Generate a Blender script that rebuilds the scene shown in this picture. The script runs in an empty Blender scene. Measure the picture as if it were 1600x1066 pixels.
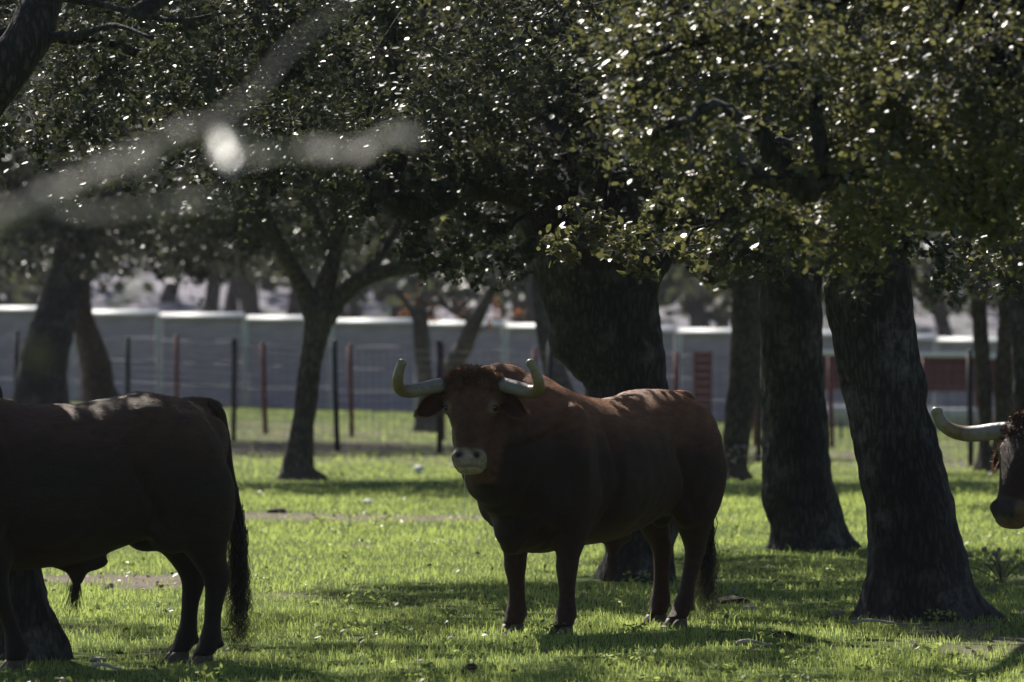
import bpy, math, random
import numpy as np
from mathutils import Vector

random.seed(7)
RNG = np.random.default_rng(7)
SC = bpy.context.scene
COL = SC.collection

# ------------------------------------------------------------------ camera
FPX = 200.0 / 36.0 * 1600.0          # focal length in photo pixels
EYE = 1.8                            # camera height
HOR = 505.0                          # horizon row in the photo
cam_d = bpy.data.cameras.new("camera")
cam = bpy.data.objects.new("camera", cam_d)
COL.objects.link(cam)
cam.location = (0, 0, EYE)
cam.rotation_euler = (math.radians(90) - math.atan((533.0 - HOR) / FPX), 0, 0)
cam_d.lens = 200
cam_d.sensor_width = 36
cam_d.clip_start = 0.5
cam_d.clip_end = 5000
cam_d.dof.use_dof = True
cam_d.dof.focus_distance = 32.6
cam_d.dof.aperture_fstop = 4.0
SC.camera = cam

# ------------------------------------------------------------------ light
SUN_EL = math.radians(43)
SUN_AZ = math.radians(24)            # behind the herd, turned to the left
to_sun = Vector((-math.sin(SUN_AZ) * math.cos(SUN_EL), math.cos(SUN_AZ) * math.cos(SUN_EL), math.sin(SUN_EL)))
world = bpy.data.worlds.new("World")
SC.world = world
world.use_nodes = True
wn = world.node_tree
bg = wn.nodes["Background"]
sky = wn.nodes.new("ShaderNodeTexSky")
sky.sky_type = 'NISHITA'
sky.sun_disc = False
sky.sun_elevation = SUN_EL
sky.sun_rotation = -SUN_AZ
sky.air_density = 1.0
sky.dust_density = 0.6
wn.links.new(sky.outputs[0], bg.inputs[0])
bg.inputs[1].default_value = 0.05
sun_d = bpy.data.lights.new("sun", 'SUN')
sun_d.energy = 5.0
sun_d.angle = math.radians(0.5)
sun_d.color = (1.0, 0.94, 0.84)
sun = bpy.data.objects.new("sun", sun_d)
COL.objects.link(sun)
sun.rotation_euler = to_sun.to_track_quat('Z', 'Y').to_euler()
SC.view_settings.view_transform = 'Standard'
SC.view_settings.look = 'None'
SC.view_settings.exposure = 0.62
SC.view_settings.gamma = 1
SC.view_settings.use_curve_mapping = False
SC.render.engine = 'CYCLES'
cy = SC.cycles
cy.use_denoising = True
cy.max_bounces = 6
cy.diffuse_bounces = 3
cy.glossy_bounces = 2
cy.transmission_bounces = 4
cy.volume_bounces = 0
cy.sample_clamp_direct = 12
cy.sample_clamp_indirect = 3
cy.caustics_reflective = False
cy.caustics_refractive = False

# ------------------------------------------------------------------ helpers
def smooth(a, b, x):
    t = np.clip((np.asarray(x, float) - a) / (b - a), 0, 1)
    return t * t * (3 - 2 * t)

def hash3(i, j, k, seed):
    h = (i * 374761393 + j * 668265263 + k * 2147483647 + seed * 974634777) & 0xFFFFFFFF
    h = ((h ^ (h >> 13)) * 1274126177) & 0xFFFFFFFF
    h = (h ^ (h >> 16)) & 0xFFFFFFFF
    return h / 4294967295.0

def vnoise(p, seed=0):
    """smooth value noise in -1..1 on an (N,3) array"""
    p = np.asarray(p, float)
    f = np.floor(p)
    t = p - f
    t = t * t * (3 - 2 * t)
    i = f.astype(np.int64)
    out = 0
    for a in (0, 1):
        wa = t[:, 0] if a else 1 - t[:, 0]
        for b in (0, 1):
            wb = t[:, 1] if b else 1 - t[:, 1]
            for c in (0, 1):
                wc = t[:, 2] if c else 1 - t[:, 2]
                out = out + wa * wb * wc * hash3(i[:, 0] + a, i[:, 1] + b, i[:, 2] + c, seed)
    return out * 2 - 1

def fbm(p, octs=3, seed=0):
    p = np.asarray(p, float)
    s, a, tot = 0, 1.0, 0
    for o in range(octs):
        s = s + a * vnoise(p * 2 ** o, seed + o * 17)
        tot += a
        a *= .5
    return s / tot

def gz(x, y):
    """height of the ground"""
    x = np.asarray(x, float); y = np.asarray(y, float)
    s = smooth(50, 112, y)
    z = s * (-.25 - .032 * np.clip(x, -60, 60))
    p = np.stack([x * .35, y * .22, x * 0], -1).reshape(-1, 3)
    z = z + (.025 * vnoise(p, 3)).reshape(z.shape)
    far = np.clip(y - 165, 0, None)
    z = z + .088 * far * smooth(0, 160, far) 
    return z

def P(px, py, D):
    return np.array([(px - 800) * D / FPX, D, EYE - (py - HOR) * D / FPX])

def link(name, me, parent=None, mats=(), sm=True):
    o = bpy.data.objects.new(name, me)
    COL.objects.link(o)
    for m in mats:
        if m.name not in me.materials:
            me.materials.append(m)
    if parent is not None:
        o.parent = parent
    return o

def mesh_np(name, V, F, mat, parent=None, smooth_=True, attrs=None, origin=None):
    """V (N,3), F (M,k) uniform or list of such arrays; one mesh object"""
    V = np.asarray(V, np.float32)
    if origin is not None:
        V = V - np.asarray(origin, np.float32)
    if not isinstance(F, (list, tuple)):
        F = [F]
    F = [np.asarray(f, np.int32) for f in F if len(f)]
    me = bpy.data.meshes.new(name)
    me.vertices.add(len(V))
    me.vertices.foreach_set("co", V.ravel())
    nl = sum(f.size for f in F)
    me.loops.add(nl)
    me.loops.foreach_set("vertex_index", np.concatenate([f.ravel() for f in F]))
    nf = sum(len(f) for f in F)
    me.polygons.add(nf)
    tot = np.concatenate([np.full(len(f), f.shape[1], np.int32) for f in F])
    st = np.concatenate([[0], np.cumsum(tot)[:-1]]).astype(np.int32)
    me.polygons.foreach_set("loop_start", st)
    me.polygons.foreach_set("loop_total", tot)
    if smooth_:
        me.polygons.foreach_set("use_smooth", np.ones(nf, bool))
    me.update(calc_edges=True)
    if attrs:
        for k, (v, kind) in attrs.items():
            v = np.asarray(v, np.float32)
            if kind == 'COLOR':
                a = me.color_attributes.new(k, 'FLOAT_COLOR', 'POINT')
                c = np.ones((len(V), 4), np.float32)
                c[:, :3] = v
                a.data.foreach_set("color", c.ravel())
            else:
                a = me.attributes.new(k, 'FLOAT', 'POINT')
                a.data.foreach_set("value", v.ravel())
    o = link(name, me, parent, [mat] if mat else [])
    if origin is not None and parent is None:
        o.location = origin
    return o

class Acc:
    """collects geometry of one mesh"""
    def __init__(s):
        s.V, s.Q, s.T, s.n = [], [], [], 0
    def add(s, V, Q=None, T=None):
        V = np.asarray(V, float)
        s.V.append(V)
        if Q is not None and len(Q): s.Q.append(np.asarray(Q) + s.n)
        if T is not None and len(T): s.T.append(np.asarray(T) + s.n)
        s.n += len(V)
    def arrays(s):
        F = []
        if s.Q: F.append(np.concatenate(s.Q))
        if s.T: F.append(np.concatenate(s.T))
        return np.concatenate(s.V), F
    def build(s, name, mat, parent=None, **k):
        V, F = s.arrays()
        return mesh_np(name, V, F, mat, parent, **k)

def box(acc, x0, x1, y0, y1, z0, z1):
    V = [(x, y, z) for z in (z0, z1) for y in (y0, y1) for x in (x0, x1)]
    Q = [(0, 2, 3, 1), (4, 5, 7, 6), (0, 1, 5, 4), (2, 6, 7, 3), (0, 4, 6, 2), (1, 3, 7, 5)]
    acc.add(V, Q)

def spline(pts, n):
    """Catmull-Rom through rows of pts (any number of columns), n samples"""
    pts = np.asarray(pts, float)
    d = np.r_[0, np.cumsum(np.linalg.norm(np.diff(pts[:, :3], axis=0), axis=1) + 1e-6)]
    t = np.linspace(0, d[-1], n)
    m = np.gradient(pts, d, axis=0)
    i = np.clip(np.searchsorted(d, t, side='right') - 1, 0, len(d) - 2)
    h = (d[i + 1] - d[i])[:, None]
    u = ((t - d[i])[:, None]) / h
    h00 = 2 * u**3 - 3 * u**2 + 1; h10 = u**3 - 2 * u**2 + u
    h01 = -2 * u**3 + 3 * u**2; h11 = u**3 - u**2
    return h00 * pts[i] + h10 * h * m[i] + h01 * pts[i + 1] + h11 * h * m[i + 1]

def frames(path):
    T = np.gradient(path, axis=0)
    T /= np.linalg.norm(T, axis=1)[:, None] + 1e-9
    ref = np.array([0, 1, 0.]) if abs(T[0][1]) < .8 else np.array([1., 0, 0])
    U = np.zeros_like(T)
    u = ref - T[0] * ref.dot(T[0])
    for i in range(len(T)):
        u = u - T[i] * u.dot(T[i])
        u /= np.linalg.norm(u) + 1e-9
        U[i] = u
    return T, U, np.cross(T, U)

def tube(path, rad, seg=12, cap=True, rad2=None):
    path = np.asarray(path, float); rad = np.broadcast_to(np.asarray(rad, float), (len(path),))
    r2 = rad if rad2 is None else np.asarray(rad2, float)
    T, U, W = frames(path)
    a = np.linspace(0, 2 * np.pi, seg, endpoint=False)
    V = path[:, None, :] + U[:, None, :] * (np.cos(a)[None, :, None] * rad[:, None, None]) + W[:, None, :] * (np.sin(a)[None, :, None] * r2[:, None, None])
    n = len(path)
    V = V.reshape(-1, 3)
    i = np.arange(n - 1)[:, None] * seg
    j = np.arange(seg)[None, :]
    j2 = (j + 1) % seg
    Q = np.stack([i + j, i + j2, i + seg + j2, i + seg + j], -1).reshape(-1, 4)
    Tr = []
    if cap:
        c0, c1 = len(V), len(V) + 1
        V = np.vstack([V, path[0], path[-1]])
        b = (n - 1) * seg
        for k in range(seg):
            k2 = (k + 1) % seg
            Tr.append((c0, k2, k)); Tr.append((c1, b + k, b + k2))
    return V, Q, np.array(Tr, int).reshape(-1, 3)

# ------------------------------------------------------------------ materials
def mat_new(name):
    m = bpy.data.materials.new(name)
    m.use_nodes = True
    nt = m.node_tree
    return m, nt, nt.nodes["Principled BSDF"], nt.nodes["Material Output"]

def N(nt, kind, **kw):
    n = nt.nodes.new(kind)
    for k, v in kw.items():
        if k.startswith('i_'):
            n.inputs[k[2:].replace('_', ' ')].default_value = v
        else:
            setattr(n, k, v)
    return n

def ramp(nt, stops):
    r = nt.nodes.new("ShaderNodeValToRGB")
    el = r.color_ramp.elements
    while len(el) < len(stops): el.new(0.5)
    for e, (p, c) in zip(el, stops):
        e.position = p
        e.color = (c[0], c[1], c[2], 1)
    return r

def noise_mat(name, stops, scale=5, rough=.8, bump=.3, stretch=(1, 1, 1), spec=.3, bscale=None, dist=.02, detail=6):
    m, nt, b, out = mat_new(name)
    tc = N(nt, "ShaderNodeTexCoord")
    mp = N(nt, "ShaderNodeMapping")
    mp.inputs["Scale"].default_value = stretch
    nt.links.new(tc.outputs["Object"], mp.inputs[0])
    n1 = N(nt, "ShaderNodeTexNoise", i_Scale=scale, i_Detail=detail, i_Roughness=.6)
    nt.links.new(mp.outputs[0], n1.inputs["Vector"])
    r = ramp(nt, stops)
    nt.links.new(n1.outputs[0], r.inputs[0])
    nt.links.new(r.outputs[0], b.inputs["Base Color"])
    b.inputs["Roughness"].default_value = rough
    b.inputs["Specular IOR Level"].default_value = spec
    n2 = N(nt, "ShaderNodeTexNoise", i_Scale=bscale or scale * 3, i_Detail=5)
    nt.links.new(mp.outputs[0], n2.inputs["Vector"])
    bp = N(nt, "ShaderNodeBump", i_Strength=bump, i_Distance=dist)
    nt.links.new(n2.outputs[0], bp.inputs["Height"])
    nt.links.new(bp.outputs[0], b.inputs["Normal"])
    return m

def bark_mat(name, dark, light, lichen=.0, scale=1.0):
    m, nt, b, out = mat_new(name)
    L = nt.links
    tc = N(nt, "ShaderNodeTexCoord")
    mp = N(nt, "ShaderNodeMapping")
    mp.inputs["Scale"].default_value = (28 * scale, 28 * scale, 6.5 * scale)
    L.new(tc.outputs["Object"], mp.inputs[0])
    wob = N(nt, "ShaderNodeTexNoise", i_Scale=.8, i_Detail=4)
    L.new(mp.outputs[0], wob.inputs["Vector"])
    mx = N(nt, "ShaderNodeMix", data_type='VECTOR')
    mx.inputs["Factor"].default_value = .5
    L.new(mp.outputs[0], mx.inputs["A"]); L.new(wob.outputs["Color"], mx.inputs["B"])
    vo = N(nt, "ShaderNodeTexVoronoi", feature='DISTANCE_TO_EDGE', i_Scale=1.9, i_Randomness=1.0)
    L.new(mx.outputs["Result"], vo.inputs["Vector"])
    n1 = N(nt, "ShaderNodeTexNoise", i_Scale=1.1, i_Detail=10, i_Roughness=.75)
    L.new(mp.outputs[0], n1.inputs["Vector"])
    cr = N(nt, "ShaderNodeMath", operation='MULTIPLY_ADD', use_clamp=True)
    cr.inputs[1].default_value = 3; cr.inputs[2].default_value = .25
    L.new(vo.outputs["Distance"], cr.inputs[0])
    h = N(nt, "ShaderNodeMath", operation='MULTIPLY')
    L.new(cr.outputs[0], h.inputs[0]); L.new(n1.outputs[0], h.inputs[1])
    r = ramp(nt, [(.1, [c * .55 for c in dark]), (.35, dark), (.65, light)])
    L.new(h.outputs[0], r.inputs[0])
    n2 = N(nt, "ShaderNodeTexNoise", i_Scale=3.1, i_Detail=8, i_Roughness=.75)
    L.new(tc.outputs["Object"], n2.inputs["Vector"])
    r2 = ramp(nt, [(.52, (0, 0, 0)), (.68, (1, 1, 1))])
    L.new(n2.outputs[0], r2.inputs[0])
    mf = N(nt, "ShaderNodeMath", operation='MULTIPLY')
    mf.inputs[1].default_value = lichen
    L.new(r2.outputs[0], mf.inputs[0])
    mc = N(nt, "ShaderNodeMix", data_type='RGBA')
    mc.inputs["B"].default_value = (.21, .205, .195, 1)
    L.new(mf.outputs[0], mc.inputs["Factor"]); L.new(r.outputs[0], mc.inputs["A"])
    # broad tone changes down the trunk
    n3 = N(nt, "ShaderNodeTexNoise", i_Scale=1.4, i_Detail=3)
    L.new(tc.outputs["Object"], n3.inputs["Vector"])
    r3 = ramp(nt, [(.3, (.6, .6, .62)), (.7, (1.25, 1.22, 1.15))])
    L.new(n3.outputs[0], r3.inputs[0])
    m3 = N(nt, "ShaderNodeMix", data_type='RGBA', blend_type='MULTIPLY'); m3.inputs["Factor"].default_value = 1
    L.new(mc.outputs["Result"], m3.inputs["A"]); L.new(r3.outputs[0], m3.inputs["B"])
    L.new(m3.outputs["Result"], b.inputs["Base Color"])
    b.inputs["Roughness"].default_value = .85
    b.inputs["Specular IOR Level"].default_value = .25
    bp = N(nt, "ShaderNodeBump", i_Strength=.8, i_Distance=.012)
    L.new(h.outputs[0], bp.inputs["Height"])
    L.new(bp.outputs[0], b.inputs["Normal"])
    return m

def leaf_mat(name, c0, c1, c2, trans=(.12, .17, .02), rough=.34, tw=.35, spec=.5):
    """thin leaf: diffuse + translucent + glossy cuticle; per leaf colour from attribute 'rnd'"""
    m, nt, b, out = mat_new(name)
    L = nt.links
    at = N(nt, "ShaderNodeAttribute", attribute_name="rnd")
    r = ramp(nt, [(0, c0), (.5, c1), (1, c2)])
    L.new(at.outputs["Fac"], r.inputs[0])
    L.new(r.outputs[0], b.inputs["Base Color"])
    b.inputs["Roughness"].default_value = rough
    b.inputs["Specular IOR Level"].default_value = spec
    tr = N(nt, "ShaderNodeBsdfTranslucent")
    mc = N(nt, "ShaderNodeMix", data_type='RGBA', blend_type='MULTIPLY')
    mc.inputs["Factor"].default_value = 1
    k = [3.2, 3.2, 3.2]
    r2 = ramp(nt, [(0, [x * .6 for x in trans]), (1, [x * 1.3 for x in trans])])
    L.new(at.outputs["Fac"], r2.inputs[0])
    L.new(r2.outputs[0], tr.inputs["Color"])
    nt.nodes.remove(mc)
    ms = N(nt, "ShaderNodeMixShader")
    ms.inputs[0].default_value = tw
    L.new(b.outputs[0], ms.inputs[1]); L.new(tr.outputs[0], ms.inputs[2])
    L.new(ms.outputs[0], out.inputs["Surface"])
    return m

M = {}
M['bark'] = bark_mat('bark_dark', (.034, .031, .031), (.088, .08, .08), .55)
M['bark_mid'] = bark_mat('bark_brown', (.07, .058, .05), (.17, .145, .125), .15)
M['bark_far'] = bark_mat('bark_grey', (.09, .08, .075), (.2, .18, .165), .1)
M['bark_pale'] = noise_mat('bark_pale_twig', [(.3, (.32, .28, .27)), (.7, (.6, .55, .55))], 40, .8, .3)
M['twig'] = noise_mat('twig', [(.3, (.06, .05, .04)), (.7, (.13, .11, .09))], 20, .8, .2)
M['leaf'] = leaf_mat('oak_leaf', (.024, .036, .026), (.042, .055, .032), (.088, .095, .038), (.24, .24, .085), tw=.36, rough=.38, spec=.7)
M['leaf_cold'] = leaf_mat('oak_leaf_shade', (.017, .028, .027), (.026, .038, .031), (.050, .060, .034), (.12, .13, .055), tw=.26, rough=.42, spec=.38)  # darker, bluer copy of the oak leaf, shade put into its colour
M['leaf_dry'] = leaf_mat('dry_leaf', (.16, .07, .035), (.26, .13, .07), (.36, .2, .12), (.35, .14, .05), rough=.6, tw=.4, spec=.2)
M['leaf_pale'] = leaf_mat('pale_leaf', (.4, .38, .37), (.52, .50, .49), (.60, .58, .58), (.58, .55, .55), rough=.45, tw=.5)
M['leaf_litter'] = leaf_mat('litter_leaf', (.10, .07, .05), (.2, .15, .11), (.34, .28, .24), (.1, .06, .03), rough=.5, tw=.1)
M['grass'] = leaf_mat('grass_blade', (.075, .125, .032), (.15, .22, .055), (.33, .36, .15), (.56, .67, .18), rough=.42, tw=.5, spec=.45)

# ground
def ground_mat():
    m, nt, b, out = mat_new('pasture_ground')
    L = nt.links
    tc = N(nt, "ShaderNodeTexCoord")
    n1 = N(nt, "ShaderNodeTexNoise", i_Scale=.9, i_Detail=7, i_Roughness=.65)
    n2 = N(nt, "ShaderNodeTexNoise", i_Scale=14, i_Detail=6, i_Roughness=.7)
    for n in (n1, n2): L.new(tc.outputs["Object"], n.inputs["Vector"])
    g = ramp(nt, [(.3, (.035, .06, .012)), (.55, (.075, .115, .02)), (.75, (.13, .15, .04))])
    L.new(n2.outputs[0], g.inputs[0])
    d0 = ramp(nt, [(.3, (.10, .08, .06)), (.7, (.28, .235, .20))])
    L.new(n2.outputs[0], d0.inputs[0])
    d1 = ramp(nt, [(.3, (.22, .21, .25)), (.7, (.34, .32, .38))])  # lavender far ground, distance haze put into the colour
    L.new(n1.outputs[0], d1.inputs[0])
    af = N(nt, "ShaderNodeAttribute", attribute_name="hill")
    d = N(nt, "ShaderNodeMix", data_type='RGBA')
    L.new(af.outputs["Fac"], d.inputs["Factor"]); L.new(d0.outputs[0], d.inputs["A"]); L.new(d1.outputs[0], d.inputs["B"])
    at = N(nt, "ShaderNodeAttribute", attribute_name="bare")
    ad = N(nt, "ShaderNodeMath", operation='ADD', use_clamp=True)
    pr = ramp(nt, [(.55, (0, 0, 0)), (.72, (.6, .6, .6))])
    L.new(n1.outputs[0], pr.inputs[0])
    L.new(pr.outputs[0], ad.inputs[0]); L.new(at.outputs["Fac"], ad.inputs[1])
    mx = N(nt, "ShaderNodeMix", data_type='RGBA')
    L.new(ad.outputs[0], mx.inputs["Factor"]); L.new(g.outputs[0], mx.inputs["A"]); L.new(d.outputs["Result"], mx.inputs["B"])
    L.new(mx.outputs["Result"], b.inputs["Base Color"])
    b.inputs["Roughness"].default_value = .95
    b.inputs["Specular IOR Level"].default_value = .1
    bp = N(nt, "ShaderNodeBump", i_Strength=.6, i_Distance=.03)
    L.new(n2.outputs[0], bp.inputs["Height"]); L.new(bp.outputs[0], b.inputs["Normal"])
    return m
M['ground'] = ground_mat()

def bare_amount(x, y):
    """where grass gives way to bare earth and litter"""
    x = np.asarray(x, float); y = np.asarray(y, float)
    p = np.stack([x * .8, y * .45, x * 0], -1).reshape(-1, 3)
    n = fbm(p, 3, 11).reshape(x.shape)
    path = np.exp(-((y - 53 - .12 * x - .5 * n) / 1.1) ** 2) * smooth(2.6, 1.0, x) * smooth(-9, -4, x)
    fence = np.exp(-((y - 86 - 2 * n) / 8.5) ** 2) * 1.15
    wall = np.exp(-((y - 105) / 9.0) ** 2) * .55
    mid = np.exp(-((y - 40.3) / 1.0) ** 2) * np.clip(-.15 + n * 1.8, 0, .8)
    spots = smooth(.42, .65, n) * .7
    far_f = smooth(150, 170, y) * (.9 + n)  # hill set bare so its painted haze tone shows
    return np.clip(far_f + path + fence * (.7 + n) + wall * (.5 + n) + mid + spots, 0, 1)

# ------------------------------------------------------------------ ground sheet
ys = np.concatenate([np.linspace(-30, 24, 12), np.linspace(25, 70, 190), np.linspace(70.6, 150, 130), np.linspace(154, 1200, 90)])
xs = np.concatenate([np.linspace(-700, -30, 26), np.linspace(-26, -6, 34), np.linspace(-5.8, 6.8, 100), np.linspace(7, 26, 34), np.linspace(30, 700, 26)])
GX, GY = np.meshgrid(xs, ys)
GV = np.stack([GX.ravel(), GY.ravel(), gz(GX, GY).ravel()], -1)
nx, ny = len(xs), len(ys)
ii = (np.arange(ny - 1)[:, None] * nx + np.arange(nx - 1)[None, :])
GQ = np.stack([ii, ii + 1, ii + nx + 1, ii + nx], -1).reshape(-1, 4)
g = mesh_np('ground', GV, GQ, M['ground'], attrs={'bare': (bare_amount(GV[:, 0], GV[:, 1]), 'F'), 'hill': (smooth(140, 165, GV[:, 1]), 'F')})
g['kind'] = 'structure'

def tag(o, label, cat, group=None):
    o['label'] = label; o['category'] = cat
    if group: o['group'] = group
    return o

def empty(name, loc, label=None, cat=None, group=None):
    o = bpy.data.objects.new(name, None)
    COL.objects.link(o)
    o.location = loc
    o.empty_display_size = .2
    if label: tag(o, label, cat, group)
    return o

def part(name, me, parent, loc=(0, 0, 0), rot=(0, 0, 0)):
    o = bpy.data.objects.new(name, me)
    COL.objects.link(o)
    o.parent = parent; o.location = loc; o.rotation_euler = rot
    return o

def bev_box_mesh(name, sx, sy, sz, mat, bev=.01):
    """box with chamfered edges, origin at the middle of its base"""
    import bmesh
    bm = bmesh.new()
    bmesh.ops.create_cube(bm, size=1)
    for v in bm.verts:
        v.co.x *= sx; v.co.y *= sy; v.co.z = (v.co.z + .5) * sz
    bmesh.ops.bevel(bm, geom=list(bm.edges), offset=bev, segments=1, affect='EDGES')
    me = bpy.data.meshes.new(name)
    bm.to_mesh(me); bm.free()
    me.materials.append(mat)
    return me

# ------------------------------------------------------------------ boundary wall of concrete slabs
M['concrete'] = noise_mat('concrete_slab', [(.3, (.33, .285, .35)), (.5, (.43, .37, .45)), (.75, (.51, .45, .53))], 1.6, .75, .3, (1, 1, 2.5))
M['concrete_post'] = noise_mat('concrete_post', [(.3, (.46, .46, .48)), (.7, (.58, .58, .6))], 2, .8, .3)
M['coping'] = noise_mat('white_coping', [(.3, (.76, .76, .76)), (.7, (.86, .86, .85))], 6, .6, 0.0, spec=.4)
M['red'] = noise_mat('red_paint', [(.3, (.10, .022, .024)), (.7, (.17, .035, .035))], 5, .55, .2)
M['black'] = noise_mat('black_paint', [(.3, (.010, .010, .012)), (.7, (.02, .02, .022))], 5, .5, .2)
M['wire'] = noise_mat('wire', [(.3, (.10, .085, .085)), (.7, (.17, .15, .15))], 9, .5, .1)
M['galv'] = noise_mat('galvanised', [(.3, (.42, .44, .48)), (.7, (.6, .62, .66))], 6, .35, .1, spec=.6)

WD = 127.0
BAY = 1.93
x_wall0 = -15.6
wall = empty('boundary_wall', (0, WD, 0), 'long pale grey concrete slab wall with a bright white coping behind the fences', 'wall')
slab_me = bev_box_mesh('wall_slab', BAY - .17, .06, .49, M['concrete'], .012)
post_me = bev_box_mesh('wall_post', .15, .16, 2.0, M['concrete_post'], .015)
prof = [(-.20, -.035), (-.20, 0), (-.185, .010), (-.03, .078), (0, .085), (.03, .078), (.185, .010), (.20, 0), (.20, -.035)]
V = np.array([(x, y, z) for x in (-(BAY - .07) / 2, (BAY - .07) / 2) for y, z in prof]); n9 = len(prof)
Q = [(i, (i + 1) % n9, (i + 1) % n9 + n9, i + n9) for i in range(n9)]
cop_o = mesh_np('coping_src', V, [np.array(Q), np.array([list(range(n9))[::-1], list(range(n9, 2 * n9))])], M['coping'], smooth_=False)
cop_me = cop_o.data
bpy.data.objects.remove(bpy.data.objects['coping_src'])
for k in range(17):
    xk = x_wall0 + k * BAY
    zk = float(gz(xk, WD)) - .03
    zc = float(gz(xk + BAY / 2, WD))
    part('post', post_me, wall, (xk, 0, zk))
    if k < 16:
        for j in range(4):
            part('slab', slab_me, wall, (xk + BAY / 2, random.uniform(-.006, .006), zc - .04 + j * .5))
        part('coping', cop_me, wall, (xk + BAY / 2, 0, zc + 1.99))

# red sheet-metal pen panels standing in front of the wall on the right
RD = 119.0
pen = empty('red_metal_pen', (0, RD, 0), 'dark red sheet-metal pen panels under a bright rail before the wall at right', 'pen')
def corrug(name, w, h, mat, n=14):
    a = Acc()
    xx = np.linspace(-w / 2, w / 2, n * 4 + 1)
    yy = .018 * np.sin(np.arange(len(xx)) * np.pi / 2)
    V = []
    for z in (0, h):
        for dy in (0, .004):
            V.append(np.stack([xx, yy + dy, np.full_like(xx, z)], -1))
    V = np.concatenate(V); m = len(xx)
    i = np.arange(m - 1)
    Q = [np.stack([i, i + 1, i + 1 + 2 * m, i + 2 * m], -1), np.stack([i + m, i + 3 * m, i + 1 + 3 * m, i + 1 + m], -1),
         np.stack([i + 2 * m, i + 1 + 2 * m, i + 1 + 3 * m, i + 3 * m], -1)]
    o = mesh_np(name, V, np.concatenate(Q), mat, smooth_=False)
    me = o.data; bpy.data.objects.remove(o); return me
pw = 1.62
sheet = corrug('sheet_panel', pw - .06, .82, M['red'])
rail_me = bev_box_mesh('rail', pw, .09, .10, M['coping'], .025)
low_me = bev_box_mesh('rail_low', pw - .06, .06, .05, M['red'], .01)
pp = bev_box_mesh('pen_post', .07, .07, 1.62, M['red'], .01)
for k in range(3):
    xk = (1283 - 800) * RD / FPX + pw * (k + .5)
    zk = float(gz(xk, RD))
    part('sheet_panel', sheet, pen, (xk, 0, zk + .92))
    part('top_rail', rail_me, pen, (xk, 0, zk + 1.64))
    part('lower_rail', low_me, pen, (xk, 0, zk + .30))
for k in range(4):
    xk = (1283 - 800) * RD / FPX + pw * k
    part('post', pp, pen, (xk, 0, float(gz(xk, RD))))

# feed trough, pale, in front of the pen
TD = 112.0
tx0, tx1 = (1450 - 800) * TD / FPX, (1524 - 800) * TD / FPX
def trough(x0, x1, label):
    a = Acc(); L = x1 - x0
    prof = [(-.22, .62), (-.20, .64), (-.17, .62), (-.10, .36), (.10, .36), (.17, .62), (.20, .64), (.22, .62), (.13, .32), (-.13, .32)]
    V = np.array([(x, y, z) for x in (-L / 2, L / 2) for y, z in prof]); n = len(prof)
    Q = [(i, (i + 1) % n, (i + 1) % n + n, i + n) for i in range(n)]
    a.add(V, Q)
    o = empty('feed_trough', (0, 0, 0), label, 'trough', 'pale feed troughs by the red pen')
    xm = (x0 + x1) / 2
    o.location = (xm, TD, float(gz(xm, TD)))
    a.build('basin', M['galv'], o, smooth_=False)
    for s in (-1, 1):
        e = Acc(); box(e, s * L / 2 - .02, s * L / 2 + .02, -.2, .2, .33, .6); e.build('end_plate', M['galv'], o, smooth_=False)
        for t in (-1, 1):
            l = Acc(); V, Q, T = tube([(s * (L / 2 - .12), t * .16, 0), (s * (L / 2 - .12), t * .11, .35)], .02, 6); l.add(V, Q, T)
            l.build('leg', M['black'], o)
trough(tx0, tx1, 'pale feed trough in front of the red pen right of the leaning trunk')
trough((1292 - 800) * TD / FPX, (1324 - 800) * TD / FPX, 'short pale feed trough seen between the two thick trunks at the right')

# ------------------------------------------------------------------ the two mesh fences
def fence(name, label, posts, h, mat, pr, extra, wires=True):
    root = empty(name, (0, 0, 0), label, 'fence')
    a = Acc()
    V, Q, T = tube([(0, 0, -.1), (0, 0, h)], pr, 10); a.add(V, Q, T)
    if pr > .03:
        V, Q, T = tube([(0, 0, h - .005), (0, 0, h + .03)], [pr * 1.15, pr * .5], 10); a.add(V, Q, T)
    o = a.build('post_src', mat, None); pm = o.data; bpy.data.objects.remove(o)
    pts = []
    for px, D in posts:
        x = (px - 800) * D / FPX
        z = float(gz(x, D)); pts.append((x, D, z))
        p = part('post', pm, root, (x, D, z), (random.uniform(-.028, .028), random.uniform(-.028, .028), random.uniform(0, 6)))
        p.scale = (1, 1, random.uniform(.98, 1.03))
    if wires:
        w = Acc()
        allp = [extra[0]] + pts + [extra[1]]
        allp = [(q[0], q[1], float(gz(q[0], q[1]))) for q in allp]
        for (x0, y0, z0), (x1, y1, z1) in zip(allp[:-1], allp[1:]):
            L = math.hypot(x1 - x0, y1 - y0)
            for hh in np.arange(.12, h - .05, .125):
                V, Q, T = tube([(x0, y0 - .03, z0 + hh), (x1, y1 - .03, z1 + hh)], .0032, 3, False); w.add(V, Q)
            for t in np.arange(0, 1, .15 / L):
                x, y, z = x0 + t * (x1 - x0), y0 + t * (y1 - y0), z0 + t * (z1 - z0)
                V, Q, T = tube([(x, y - .03, z + .05), (x, y - .03, z + h - .08)], .0028, 3, False); w.add(V, Q)
        o = w.build('wire_mesh', M['wire'], root)
        o['kind'] = 'stuff'
fence('black_post_fence', 'nearer wire mesh fence on thin black posts across the pasture',
      [(-110, 99), (25, 96), (200, 93), (365, 90.5), (527, 84.5), (687, 83), (858, 82), (1018, 81.2), (1185, 80.6), (1352, 80), (1517, 79.5), (1690, 79)],
      1.60, M['black'], .042, ((-14, 101), (9, 78.5)))
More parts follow.
